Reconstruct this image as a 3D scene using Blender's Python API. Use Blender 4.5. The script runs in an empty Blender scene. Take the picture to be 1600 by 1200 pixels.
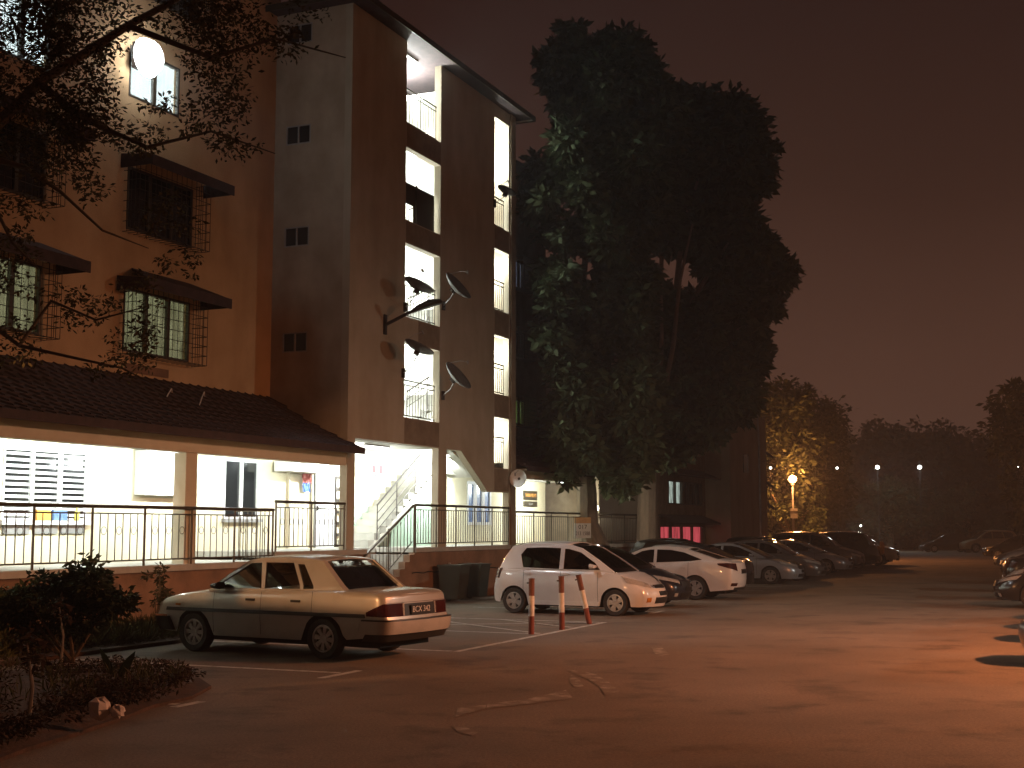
import bpy, math, random
from mathutils import Vector, Matrix
from mathutils.geometry import tessellate_polygon
random.seed(7)
sc = bpy.context.scene
col = sc.collection
# ------------------------------------------------------------------ camera
CH = 1.95
F_PX = 2050.0
PITCH = math.atan(224 / F_PX)
cd = bpy.data.cameras.new("camera")
cam = bpy.data.objects.new("camera", cd)
col.objects.link(cam)
cam.location = (0, 0, CH)
cam.rotation_euler = (math.pi / 2 + PITCH, 0, 0)
cd.sensor_width = 36.0
cd.lens = 36.0 * F_PX / 1600.0
cd.clip_start = 0.1
cd.clip_end = 2000
sc.camera = cam
# ------------------------------------------------------------------ night sky glow
world = bpy.data.worlds.new("World")
sc.world = world
world.use_nodes = True
wn = world.node_tree
for n_ in list(wn.nodes):
    wn.nodes.remove(n_)
wo = wn.nodes.new("ShaderNodeOutputWorld")
wb = wn.nodes.new("ShaderNodeBackground")
tc = wn.nodes.new("ShaderNodeTexCoord")
sx = wn.nodes.new("ShaderNodeSeparateXYZ")
cr = wn.nodes.new("ShaderNodeValToRGB")
wn.links.new(tc.outputs["Generated"], sx.inputs[0])
cn = wn.nodes.new("ShaderNodeTexNoise")
cn.inputs["Scale"].default_value = 2.2
cn.inputs["Detail"].default_value = 5
wn.links.new(tc.outputs["Generated"], cn.inputs[0])
cm = wn.nodes.new("ShaderNodeMath")
cm.operation = 'MULTIPLY_ADD'
cm.inputs[1].default_value = 0.16
wn.links.new(cn.outputs["Fac"], cm.inputs[0])
cs = wn.nodes.new("ShaderNodeMath")
cs.operation = 'SUBTRACT'
cs.inputs[1].default_value = 0.08
wn.links.new(sx.outputs["Z"], cs.inputs[0])
wn.links.new(cs.outputs[0], cm.inputs[2])
wn.links.new(cm.outputs[0], cr.inputs[0])
e = cr.color_ramp.elements
e[0].position = 0.0
e[0].color = (0.120, 0.058, 0.040, 1)
e[1].position = 1.0
e[1].color = (0.010, 0.005, 0.005, 1)
for pos, c in ((0.10, (0.090, 0.041, 0.028, 1)), (0.25, (0.048, 0.021, 0.0145, 1)), (0.42, (0.027, 0.0115, 0.0095, 1))):
    q = cr.color_ramp.elements.new(pos)
    q.color = c
wn.links.new(cr.outputs[0], wb.inputs[0])
wb.inputs[1].default_value = 0.85
wn.links.new(wb.outputs[0], wo.inputs[0])
sc.view_settings.view_transform = 'Standard'
sc.view_settings.look = 'None'
sc.view_settings.exposure = 0
sc.view_settings.gamma = 1
sc.view_settings.use_curve_mapping = False
sc.cycles.use_denoising = True
sc.cycles.max_bounces = 5
sc.cycles.diffuse_bounces = 3
sc.cycles.transparent_max_bounces = 10
sc.cycles.sample_clamp_indirect = 3.0
sc.cycles.caustics_reflective = False
sc.cycles.caustics_refractive = False
sc.cycles.use_light_tree = True

# ------------------------------------------------------------------ frame of the building: a along the facade, b towards the road
FP = F_PX / math.cos(PITCH)
AN = math.atan(900 / FP)
U = Vector((math.sin(AN), math.cos(AN), 0))
N = Vector((math.cos(AN), -math.sin(AN), 0))
A0 = Vector(((541 - 800) / FP * 30.94, 30.94, 0))
ROT = math.pi / 2 - AN
def W(a, b, z=0.0):
    return A0 + a * U + b * N + Vector((0, 0, z))
def at(px, py, Y):
    """a point of the photograph at ground distance Y"""
    cx = (px - 800) / F_PX
    cy = (600 - py) / F_PX
    d = Vector((cx, math.cos(PITCH) - cy * math.sin(PITCH), math.sin(PITCH) + cy * math.cos(PITCH)))
    return Vector((0, 0, CH)) + d * (Y / d.y)
def gnd(px, py, z=0.0):
    cx = (px - 800) / F_PX
    cy = (600 - py) / F_PX
    d = Vector((cx, math.cos(PITCH) - cy * math.sin(PITCH), math.sin(PITCH) + cy * math.cos(PITCH)))
    return Vector((0, 0, CH)) + d * ((z - CH) / d.z)

# ------------------------------------------------------------------ lamps that light the place (posts built further down, except for the added fill LC)
def lamp(name, kind, loc, power, color, size=0.1, target=None, cone=None, blend=0.2, sy=None):
    ld = bpy.data.lights.new(name, kind)
    ld.energy = power
    ld.color = color
    if kind == 'AREA':
        ld.shape = 'RECTANGLE'
        ld.size = size
        ld.size_y = sy or size
    else:
        ld.shadow_soft_size = size
    if kind == 'SPOT':
        ld.spot_size = math.radians(cone)
        ld.spot_blend = blend
    o = bpy.data.objects.new(name, ld)
    col.objects.link(o)
    o.location = loc
    if target is not None:
        o.rotation_euler = (Vector(target) - Vector(loc)).to_track_quat('-Z', 'Y').to_euler()
    return o
SODIUM = (1.0, 0.36, 0.10)
SODIUM_R = (1.0, 0.33, 0.125)
WHITE = (0.93, 1.0, 0.97)
LA = Vector((15.5, 18.0, 7.6))
LB = Vector((-8.6, 12.6, 3.6))
LC = Vector((36.0, 26.0, 10.0))
LF = W(-5.35, -1.85, 11.80)
lamp("sodium_light", 'SPOT', LA, 18500, SODIUM_R, 0.38, LA + Vector((-0.28, 0.05, -1)), 168, 1.0)
lamp("sodium_light", 'SPOT', LB, 2000, (1.0, 0.44, 0.17), 0.05, LB + Vector((0.55, 1.0, -0.36)), 56, 0.35)
lamp("tower_fill_light", 'SPOT', LC, 7500, (1.0, 0.93, 0.78), 0.2, LC + Vector((-1.0, 0.1, -1.6)), 122, 0.5)  # unseen fill lamp added to brighten the tower front
lamp("flood_light", 'SPOT', LF + 0.40 * N, 1500, (0.95, 0.98, 1.0), 0.15, W(0.5, 7.5, 0.0), 56, 0.7)

# ------------------------------------------------------------------ materials
def mat(name, c, rough=0.7, c2=None, scale=6.0, bump=0.0, bscale=None, metal=0.0, streak=False, coat=0.0, detail=4, spec=0.5, lo=0.35, hi=0.68, stretch=None):
    m = bpy.data.materials.new(name)
    m.use_nodes = True
    nt = m.node_tree
    b = nt.nodes["Principled BSDF"]
    b.inputs["Base Color"].default_value = (*c, 1)
    b.inputs["Roughness"].default_value = rough
    b.inputs["Metallic"].default_value = metal
    b.inputs["Specular IOR Level"].default_value = spec
    if coat:
        b.inputs["Coat Weight"].default_value = coat
        b.inputs["Coat Roughness"].default_value = 0.08
    if c2 or bump:
        t = nt.nodes.new("ShaderNodeTexCoord")
        mp = nt.nodes.new("ShaderNodeMapping")
        nt.links.new(t.outputs["Object"], mp.inputs[0])
        if stretch:
            mp.inputs["Scale"].default_value = stretch
        if c2:
            n1 = nt.nodes.new("ShaderNodeTexNoise")
            n1.inputs["Scale"].default_value = scale
            n1.inputs["Detail"].default_value = detail
            n1.inputs["Roughness"].default_value = 0.62
            nt.links.new(mp.outputs[0], n1.inputs[0])
            r = nt.nodes.new("ShaderNodeValToRGB")
            r.color_ramp.elements[0].position = lo
            r.color_ramp.elements[0].color = (*c, 1)
            r.color_ramp.elements[1].position = hi
            r.color_ramp.elements[1].color = (*c2, 1)
            nt.links.new(n1.outputs["Fac"], r.inputs[0])
            out = r.outputs[0]
            if streak:
                m2 = nt.nodes.new("ShaderNodeMapping")
                m2.inputs["Scale"].default_value = (0.9, 0.9, 0.22)
                nt.links.new(t.outputs["Object"], m2.inputs[0])
                n2 = nt.nodes.new("ShaderNodeTexNoise")
                n2.inputs["Scale"].default_value = 1.6
                n2.inputs["Detail"].default_value = 8
                nt.links.new(m2.outputs[0], n2.inputs[0])
                r2 = nt.nodes.new("ShaderNodeValToRGB")
                r2.color_ramp.elements[0].position = 0.32
                r2.color_ramp.elements[0].color = (0.84, 0.81, 0.77, 1)
                r2.color_ramp.elements[1].position = 0.62
                r2.color_ramp.elements[1].color = (1, 1, 1, 1)
                nt.links.new(n2.outputs["Fac"], r2.inputs[0])
                mx = nt.nodes.new("ShaderNodeMix")
                mx.data_type = 'RGBA'
                mx.blend_type = 'MULTIPLY'
                mx.inputs[0].default_value = 1
                nt.links.new(out, mx.inputs[6])
                nt.links.new(r2.outputs[0], mx.inputs[7])
                out = mx.outputs[2]
            nt.links.new(out, b.inputs["Base Color"])
        if bump:
            n3 = nt.nodes.new("ShaderNodeTexNoise")
            n3.inputs["Scale"].default_value = bscale or scale * 6
            n3.inputs["Detail"].default_value = 5
            nt.links.new(mp.outputs[0], n3.inputs[0])
            bp = nt.nodes.new("ShaderNodeBump")
            bp.inputs["Strength"].default_value = bump
            bp.inputs["Distance"].default_value = 0.02
            nt.links.new(n3.outputs["Fac"], bp.inputs["Height"])
            nt.links.new(bp.outputs[0], b.inputs["Normal"])
    return m
def emit(name, c, s):
    m = bpy.data.materials.new(name)
    m.use_nodes = True
    b = m.node_tree.nodes["Principled BSDF"]
    b.inputs["Base Color"].default_value = (0.8, 0.8, 0.8, 1)
    b.inputs["Emission Color"].default_value = (*c, 1)
    b.inputs["Emission Strength"].default_value = s
    return m
def glassmat(name, tint, refl=0.5, rough=0.02, base=0.05):
    m = bpy.data.materials.new(name)
    m.use_nodes = True
    nt = m.node_tree
    nt.nodes.remove(nt.nodes["Principled BSDF"])
    o = nt.nodes["Material Output"]
    tr = nt.nodes.new("ShaderNodeBsdfTransparent")
    tr.inputs[0].default_value = (*tint, 1)
    gl = nt.nodes.new("ShaderNodeBsdfGlossy")
    gl.inputs[0].default_value = (refl, refl, refl, 1)
    gl.inputs["Roughness"].default_value = rough
    fr = nt.nodes.new("ShaderNodeLayerWeight")
    fr.inputs[0].default_value = 0.35
    ma = nt.nodes.new("ShaderNodeMath")
    ma.operation = 'MULTIPLY_ADD'
    ma.inputs[1].default_value = 0.8
    ma.inputs[2].default_value = base
    nt.links.new(fr.outputs["Fresnel"], ma.inputs[0])
    mx = nt.nodes.new("ShaderNodeMixShader")
    nt.links.new(ma.outputs[0], mx.inputs[0])
    nt.links.new(tr.outputs[0], mx.inputs[1])
    nt.links.new(gl.outputs[0], mx.inputs[2])
    nt.links.new(mx.outputs[0], o.inputs[0])
    return m
M = {}
M['wall'] = mat('painted_plaster', (0.46, 0.41, 0.32), 0.9, (0.40, 0.35, 0.26), 1.3, 0.25, 40, streak=True)
M['wall_side'] = mat('side_wall_plaster', (0.44, 0.37, 0.28), 0.9, (0.34, 0.28, 0.20), 1.1, 0.25, 40, streak=True)  # slightly darker, browner plaster for the tower sides
M['wall_orange'] = mat('ochre_plaster', (0.58, 0.40, 0.22), 0.9, (0.50, 0.34, 0.18), 1.2, 0.25, 40, streak=True)
M['stain_shade'] = mat('stained_shaded_plaster', (0.21, 0.16, 0.11), 0.95, (0.30, 0.24, 0.17), 2.5, 0.3, 30, streak=True)  # stained spandrels and dark walls; also carries the pilaster's shade as colour
M['cream'] = mat('cream_paint', (0.62, 0.56, 0.42), 0.85, (0.55, 0.49, 0.35), 2.0, 0.1, 40)
M['inner'] = mat('white_inner_paint', (0.78, 0.77, 0.70), 0.85, (0.72, 0.71, 0.62), 2.0, 0.08, 40)
M['innerc'] = mat('cream_inner_paint', (0.76, 0.71, 0.52), 0.85, (0.70, 0.64, 0.44), 1.6, 0.08, 40)
M['dado'] = mat('pale_green_paint', (0.42, 0.56, 0.44), 0.6, (0.38, 0.50, 0.39), 3)
M['floor'] = mat('screed_floor', (0.42, 0.41, 0.36), 0.6, (0.33, 0.32, 0.28), 3, 0.1)
M['conc'] = mat('bare_concrete', (0.36, 0.34, 0.30), 0.9, (0.22, 0.20, 0.17), 3, 0.3, 30)
M['plinth'] = mat('brown_plinth_render', (0.27, 0.16, 0.10), 0.95, (0.16, 0.10, 0.065), 1.7, 0.4, 24, streak=True)
M['tile'] = mat('dark_roof_tile', (0.060, 0.040, 0.040), 0.85, (0.035, 0.024, 0.026), 5, 0.3, 40)
M['soffit'] = mat('white_soffit', (0.72, 0.72, 0.68), 0.85, (0.62, 0.62, 0.58), 3)
M['rail'] = mat('brown_enamel', (0.055, 0.045, 0.030), 0.42, (0.09, 0.07, 0.045), 12, metal=0.3)
M['dark'] = mat('dark_void', (0.012, 0.012, 0.013), 0.9)
M['iron'] = mat('black_iron', (0.030, 0.028, 0.028), 0.55, (0.06, 0.045, 0.035), 15, metal=0.4)
M['white'] = mat('white_paint', (0.78, 0.79, 0.78), 0.5, (0.72, 0.73, 0.70), 6)
M['grey'] = mat('grey_paint', (0.30, 0.30, 0.29), 0.5, (0.24, 0.24, 0.23), 8)
M['galv'] = mat('galvanised_steel', (0.42, 0.42, 0.42), 0.45, (0.30, 0.30, 0.30), 10, metal=0.7)
M['pvc'] = mat('grey_pipe', (0.34, 0.33, 0.31), 0.5)
M['red'] = mat('red_print', (0.65, 0.05, 0.06), 0.5)
M['black'] = mat('black_print', (0.02, 0.02, 0.02), 0.5)
M['orange'] = mat('orange_print', (0.85, 0.40, 0.08), 0.5)
M['blue'] = mat('blue_cloth', (0.08, 0.16, 0.42), 0.8)
M['clothred'] = mat('dull_red_cloth', (0.36, 0.10, 0.08), 0.8)
M['yellow'] = mat('yellow_plastic', (0.75, 0.65, 0.15), 0.4)
M['brown'] = mat('brown_board', (0.045, 0.035, 0.02), 0.5)
M['glass'] = glassmat('window_glass', (0.75, 0.8, 0.78), 0.8)
M['blueglass'] = mat('blue_film_glass', (0.10, 0.20, 0.42), 0.25, (0.22, 0.33, 0.60), 14)
M['darkglass'] = mat('dark_glass', (0.012, 0.014, 0.015), 0.12)
M['tintglass'] = glassmat('car_glass', (0.75, 0.8, 0.8), 0.9, 0.015, 0.06)
M['carglass_dark'] = glassmat('dark_car_glass', (0.06, 0.065, 0.07), 0.9, 0.015, 0.06)
M['rubber'] = mat('tyre_rubber', (0.016, 0.015, 0.015), 0.8, (0.03, 0.026, 0.022), 14)
M['trim'] = mat('black_trim', (0.018, 0.017, 0.016), 0.45)
M['plasticgrey'] = mat('grey_bumper_plastic', (0.10, 0.095, 0.085), 0.6)
M['alloy'] = mat('alloy_rim', (0.52, 0.51, 0.50), 0.38, (0.38, 0.36, 0.34), 20, metal=0.6)
M['seat'] = mat('seat_cloth', (0.030, 0.028, 0.027), 0.9)
M['lensred'] = mat('red_lens', (0.045, 0.003, 0.003), 0.12, coat=0.6)
M['lensclear'] = mat('clear_lens', (0.50, 0.48, 0.44), 0.12, (0.30, 0.28, 0.25), 30, coat=0.8)
M['lensamber'] = mat('amber_lens', (0.55, 0.20, 0.02), 0.15, coat=0.6)
M['plate'] = mat('number_plate', (0.014, 0.013, 0.013), 0.4)
M['platetext'] = mat('plate_characters', (0.72, 0.70, 0.66), 0.5)
M['chrome'] = mat('chrome', (0.75, 0.75, 0.75), 0.15, metal=1.0)
M['bark'] = mat('bark', (0.24, 0.19, 0.14), 0.95, (0.13, 0.10, 0.075), 5, 0.6, 18, stretch=(1, 1, 0.25))
M['twig'] = mat('twig_bark', (0.10, 0.075, 0.05), 0.95)
M['soil'] = mat('damp_soil', (0.085, 0.045, 0.03), 1.0, (0.045, 0.028, 0.02), 4, 0.8, 20)
M['kerb'] = mat('kerb_concrete', (0.11, 0.085, 0.065), 0.9, (0.06, 0.045, 0.035), 5, 0.4, 30)
M['paper'] = mat('crumpled_paper', (0.62, 0.52, 0.46), 0.9)
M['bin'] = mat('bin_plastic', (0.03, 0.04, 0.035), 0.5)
def leafmat(name, c, c2, tr=0.25):
    m = bpy.data.materials.new(name)
    m.use_nodes = True
    nt = m.node_tree
    nt.nodes.remove(nt.nodes["Principled BSDF"])
    o = nt.nodes["Material Output"]
    g = nt.nodes.new("ShaderNodeNewGeometry")
    r = nt.nodes.new("ShaderNodeValToRGB")
    r.color_ramp.elements[0].color = (*c, 1)
    r.color_ramp.elements[1].color = (*c2, 1)
    nt.links.new(g.outputs["Random Per Island"], r.inputs[0])
    d = nt.nodes.new("ShaderNodeBsdfPrincipled")
    d.inputs["Roughness"].default_value = 0.7
    d.inputs["Specular IOR Level"].default_value = 0.15
    nt.links.new(r.outputs[0], d.inputs["Base Color"])
    t = nt.nodes.new("ShaderNodeBsdfTranslucent")
    nt.links.new(r.outputs[0], t.inputs[0])
    mx = nt.nodes.new("ShaderNodeMixShader")
    mx.inputs[0].default_value = tr
    nt.links.new(d.outputs[0], mx.inputs[1])
    nt.links.new(t.outputs[0], mx.inputs[2])
    nt.links.new(mx.outputs[0], o.inputs[0])
    return m
M['leaf'] = leafmat('broad_leaf', (0.035, 0.055, 0.026), (0.10, 0.125, 0.065))
M['leafd'] = leafmat('dark_leaf', (0.014, 0.020, 0.010), (0.034, 0.042, 0.018))
M['leaff'] = leafmat('feather_leaf', (0.035, 0.032, 0.016), (0.08, 0.07, 0.035))
M['grassm'] = leafmat('grass_blade', (0.04, 0.04, 0.015), (0.09, 0.07, 0.028))
M['cover'] = leafmat('ground_cover_leaf', (0.022, 0.016, 0.010), (0.055, 0.03, 0.018))

# asphalt: dusty, patched, oil stained, fine aggregate
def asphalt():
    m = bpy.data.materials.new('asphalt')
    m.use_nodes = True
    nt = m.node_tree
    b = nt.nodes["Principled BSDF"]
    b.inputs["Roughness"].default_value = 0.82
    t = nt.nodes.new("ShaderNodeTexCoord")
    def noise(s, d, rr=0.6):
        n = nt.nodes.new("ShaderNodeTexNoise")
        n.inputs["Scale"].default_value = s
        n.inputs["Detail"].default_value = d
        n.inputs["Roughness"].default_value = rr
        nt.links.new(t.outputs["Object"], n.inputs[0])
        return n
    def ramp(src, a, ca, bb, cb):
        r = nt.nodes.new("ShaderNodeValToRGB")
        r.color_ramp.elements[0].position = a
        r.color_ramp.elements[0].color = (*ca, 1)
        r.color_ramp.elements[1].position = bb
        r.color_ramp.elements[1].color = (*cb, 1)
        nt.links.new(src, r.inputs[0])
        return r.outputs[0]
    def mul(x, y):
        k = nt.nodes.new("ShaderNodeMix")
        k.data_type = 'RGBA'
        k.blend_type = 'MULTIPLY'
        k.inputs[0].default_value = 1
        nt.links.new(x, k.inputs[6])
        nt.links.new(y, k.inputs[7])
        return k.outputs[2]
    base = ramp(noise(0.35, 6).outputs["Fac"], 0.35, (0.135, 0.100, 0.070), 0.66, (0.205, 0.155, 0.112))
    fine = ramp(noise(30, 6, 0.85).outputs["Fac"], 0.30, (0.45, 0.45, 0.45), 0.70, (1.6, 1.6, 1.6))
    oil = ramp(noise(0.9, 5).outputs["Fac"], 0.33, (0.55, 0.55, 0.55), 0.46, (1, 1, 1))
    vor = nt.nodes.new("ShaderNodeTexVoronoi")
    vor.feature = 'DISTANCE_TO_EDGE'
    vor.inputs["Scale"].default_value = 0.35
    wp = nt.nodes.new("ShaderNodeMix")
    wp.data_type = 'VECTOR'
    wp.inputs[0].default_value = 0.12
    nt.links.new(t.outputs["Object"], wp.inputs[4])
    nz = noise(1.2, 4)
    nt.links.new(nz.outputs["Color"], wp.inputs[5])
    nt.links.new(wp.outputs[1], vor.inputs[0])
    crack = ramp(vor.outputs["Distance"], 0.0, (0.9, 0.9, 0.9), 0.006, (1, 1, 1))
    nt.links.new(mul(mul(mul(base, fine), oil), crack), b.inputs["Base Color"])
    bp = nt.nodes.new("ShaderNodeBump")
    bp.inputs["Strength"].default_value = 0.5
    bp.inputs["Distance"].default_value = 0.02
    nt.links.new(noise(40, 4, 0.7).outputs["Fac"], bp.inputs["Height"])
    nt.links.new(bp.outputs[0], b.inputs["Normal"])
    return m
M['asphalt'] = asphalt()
def wornpaint():
    m = mat('worn_road_paint', (0.175, 0.135, 0.098), 0.8, (0.60, 0.58, 0.52), 7, 0.3, 60, lo=0.30, hi=0.52, detail=8)
    return m
M['paint'] = wornpaint()
M['paint2'] = mat('ghost_road_paint', (0.165, 0.125, 0.088), 0.8, (0.34, 0.30, 0.25), 5, 0.1, 60, lo=0.47, hi=0.66, detail=8)

# ------------------------------------------------------------------ mesh builder
class MB:
    def __init__(s):
        s.v = []
        s.f = []
    def add(s, vs, fs):
        o = len(s.v)
        s.v += [tuple(x) for x in vs]
        s.f += [tuple(i + o for i in f) for f in fs]
        return s
    def box(s, x0, x1, y0, y1, z0, z1):
        if x0 > x1: x0, x1 = x1, x0
        if y0 > y1: y0, y1 = y1, y0
        return s.add([(x0, y0, z0), (x1, y0, z0), (x1, y1, z0), (x0, y1, z0), (x0, y0, z1), (x1, y0, z1), (x1, y1, z1), (x0, y1, z1)],
                     [(0, 3, 2, 1), (4, 5, 6, 7), (0, 1, 5, 4), (1, 2, 6, 5), (2, 3, 7, 6), (3, 0, 4, 7)])
    def bb(s, a0, a1, b0, b1, z0, z1):      # box in building coordinates
        return s.box(a0, a1, -b0, -b1, z0, z1)
    def tube(s, pts, r, n=8, caps=True):
        pts = [Vector(p) for p in pts]
        rs = r if isinstance(r, (list, tuple)) else [r] * len(pts)
        vs, fs = [], []
        up = None
        for i, p in enumerate(pts):
            if i == 0: d = pts[1] - p
            elif i == len(pts) - 1: d = p - pts[i - 1]
            else: d = (pts[i + 1] - p).normalized() + (p - pts[i - 1]).normalized()
            d.normalize()
            if up is None:
                up = Vector((0, 0, 1)) if abs(d.z) < 0.9 else Vector((1, 0, 0))
            x = d.cross(up).normalized()
            y = x.cross(d).normalized()
            up = y
            for k in range(n):
                t = 2 * math.pi * k / n
                vs.append(p + (x * math.cos(t) + y * math.sin(t)) * rs[i])
        for i in range(len(pts) - 1):
            for k in range(n):
                k2 = (k + 1) % n
                fs.append((i * n + k, (i + 1) * n + k, (i + 1) * n + k2, i * n + k2))
        if caps:
            fs.append(tuple(range(n)))
            fs.append(tuple(range((len(pts) - 1) * n, len(pts) * n))[::-1])
        return s.add(vs, fs)
    def lathe(s, prof, n=24, axis='z', cx=0, cy=0, cz=0):
        vs, fs = [], []
        for (r, h) in prof:
            for k in range(n):
                t = 2 * math.pi * k / n
                c, q = r * math.cos(t), r * math.sin(t)
                if axis == 'z': vs.append((cx + c, cy + q, cz + h))
                elif axis == 'y': vs.append((cx + c, cy + h, cz + q))
                else: vs.append((cx + h, cy + c, cz + q))
        for i in range(len(prof) - 1):
            for k in range(n):
                k2 = (k + 1) % n
                fs.append((i * n + k, i * n + k2, (i + 1) * n + k2, (i + 1) * n + k))
        return s.add(vs, fs)
    def prism(s, outer, holes, fn, d0, d1):
        """polygon (with holes) in 2D, mapped by fn(u, v, d); caps at d0 and d1, walls between"""
        loops = [list(outer)] + [list(h) for h in holes]
        flat = [p for l in loops for p in l]
        tris = tessellate_polygon([[Vector((p[0], p[1], 0)) for p in l] for l in loops])
        n = len(flat)
        vs = [fn(p[0], p[1], d0) for p in flat] + [fn(p[0], p[1], d1) for p in flat]
        fs = [tuple(t) for t in tris] + [tuple(i + n for i in t[::-1]) for t in tris]
        o = 0
        for l in loops:
            m_ = len(l)
            for i in range(m_):
                j = (i + 1) % m_
                fs.append((o + i, o + j, o + j + n, o + i + n))
            o += m_
        return s.add(vs, fs)
    def wall(s, outer, holes, b0, b1):       # facade slab: (a, z) polygon with openings, between depths b0 and b1
        return s.prism(outer, holes, lambda u, v, d: (u, -d, v), b0, b1)
    def mesh(s, name, m, smooth=False, angle=35):
        me = bpy.data.meshes.new(name)
        me.from_pydata(s.v, [], s.f)
        me.update()
        import bmesh
        bm = bmesh.new()
        bm.from_mesh(me)
        bmesh.ops.recalc_face_normals(bm, faces=bm.faces)
        bm.to_mesh(me)
        bm.free()
        ms = m if isinstance(m, (list, tuple)) else [m]
        for q in ms:
            me.materials.append(M[q] if isinstance(q, str) else q)
        if smooth:
            me.polygons.foreach_set("use_smooth", [True] * len(me.polygons))
            me.set_sharp_from_angle(angle=math.radians(angle))
        return me
    def build(s, name, m, parent=None, loc=None, smooth=False, angle=35):
        o = bpy.data.objects.new(name, s.mesh(name, m, smooth, angle))
        col.objects.link(o)
        if parent: o.parent = parent
        if loc is not None: o.location = loc
        return o
def rect(a0, a1, z0, z1):
    return [(a0, z0), (a1, z0), (a1, z1), (a0, z1)]
def link(name, me, parent=None, loc=None, rz=0.0):
    o = bpy.data.objects.new(name, me)
    col.objects.link(o)
    if parent: o.parent = parent
    if loc is not None: o.location = loc
    if rz: o.rotation_euler.z = rz
    return o
def tag(o, label=None, cat=None, group=None, kind=None):
    if label: o["label"] = label
    if cat: o["category"] = cat
    if group: o["group"] = group
    if kind: o["kind"] = kind
    return o
def thing(name, label, cat, loc, rz=0.0, group=None):
    o = bpy.data.objects.new(name, None)
    o.empty_display_size = 0.2
    col.objects.link(o)
    o.location = loc
    o.rotation_euler.z = rz
    return tag(o, label, cat, group)
def bthing(name, label, cat, a=0, b=0, z=0, group=None):
    """thing in the building's frame (local x = a, local -y = b)"""
    return thing(name, label, cat, W(a, b, z), ROT, group)
def copy_tree(o, parent=None):
    c = o.copy()
    col.objects.link(c)
    c.parent = parent
    for ch in list(o.children):
        copy_tree(ch, c)
    return c
def text(s, name, size, m, parent, loc, rot, ext=0.002, w=None):
    cu = bpy.data.curves.new(name, 'FONT')
    cu.body = s
    cu.size = size
    cu.align_x = 'CENTER'
    cu.align_y = 'CENTER'
    cu.extrude = ext
    cu.materials.append(M[m])
    o = bpy.data.objects.new(name, cu)
    col.objects.link(o)
    o.parent = parent
    o.location = loc
    o.rotation_euler = rot
    if w: o.scale.x = w
    bpy.context.view_layer.update()
    me = bpy.data.meshes.new_from_object(o.evaluated_get(bpy.context.evaluated_depsgraph_get()))
    q = bpy.data.objects.new(name, me)
    col.objects.link(q)
    q.parent = parent
    q.location = loc
    q.rotation_euler = rot
    if w: q.scale.x = w
    bpy.data.objects.remove(o)
    q.name = name
    return q

# ================================================================== SETTING
g = MB()
nx = 24
g.add([(-260, -60, 0), (320, -60, 0), (320, 420, 0), (-260, 420, 0)], [(0, 1, 2, 3)])
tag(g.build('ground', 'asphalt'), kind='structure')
# bay markings, 4 mm above the asphalt
def strip(mb, p, q, w=0.11, z=0.004):
    p = Vector((p[0], p[1], 0)); q = Vector((q[0], q[1], 0))
    d = (q - p).normalized()
    n = Vector((-d.y, d.x, 0)) * w / 2
    k = max(1, int((q - p).length / 0.5))
    vs, fs = [], []
    for i in range(k + 1):
        c = p.lerp(q, i / k)
        vs += [(c.x - n.x, c.y - n.y, z), (c.x + n.x, c.y + n.y, z)]
    for i in range(k):
        fs.append((2 * i, 2 * i + 2, 2 * i + 3, 2 * i + 1))
    mb.add(vs, fs)
def wab(a, b):
    v = W(a, b)
    return (v.x, v.y)
for k, a in enumerate([-14.7, -11.25, -7.85, -4.2, -0.95, 2.75, 5.6, 8.4, 11.2, 14.0, 16.8, 19.6]):
    mk = MB()
    strip(mk, wab(a, 2.0), wab(a, 6.62))
    tag(mk.build('road_marking', 'paint'), kind='structure')
for a0, a1 in ((-7.9, -0.9), (-11.9, -10.9), (2.2, 3.2), (-14.9, -14.4)):
    mk = MB()
    strip(mk, wab(a0, 6.72), wab(a1, 6.72), 0.12)
    tag(mk.build('road_marking', 'paint'), kind='structure')
mk = MB()
for p, q in (((-4.14, 6.6), (-1.0, 2.2)), ((-4.14, 2.2), (-1.0, 6.6)), ((-4.14, 4.5), (-2.6, 2.1)), ((-2.5, 6.6), (-1.0, 4.4))):
    strip(mk, wab(*p), wab(*q), 0.10, 0.009)
tag(mk.build('road_marking', 'paint'), kind='structure')
# ghost of a turning arrow on the road
mk = MB()
def gpoly(pts, z=0.006):
    vs = [tuple(gnd(x, y, z)) for x, y in pts]
    t = tessellate_polygon([[Vector((v[0], v[1], 0)) for v in vs]])
    mk.add(vs, [tuple(i) for i in t])
gpoly([(886, 1046), (905, 1047), (932, 1054), (952, 1066), (968, 1080), (945, 1086), (936, 1072), (918, 1061), (896, 1053)])
gpoly([(892, 1054), (906, 1062), (912, 1072), (898, 1074), (890, 1066)])
gpoly([(868, 1082), (884, 1078), (896, 1091), (852, 1096), (800, 1103), (760, 1106), (762, 1099), (820, 1093)])
gpoly([(706, 1134), (730, 1137), (748, 1144), (738, 1149), (716, 1144)])
gpoly([(1018, 1010), (1034, 1011), (1046, 1022), (1032, 1026), (1022, 1020)])
gpoly([(715, 1106), (760, 1101), (758, 1107), (712, 1120)])
tag(mk.build('road_marking', 'paint2'), kind='structure')

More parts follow.
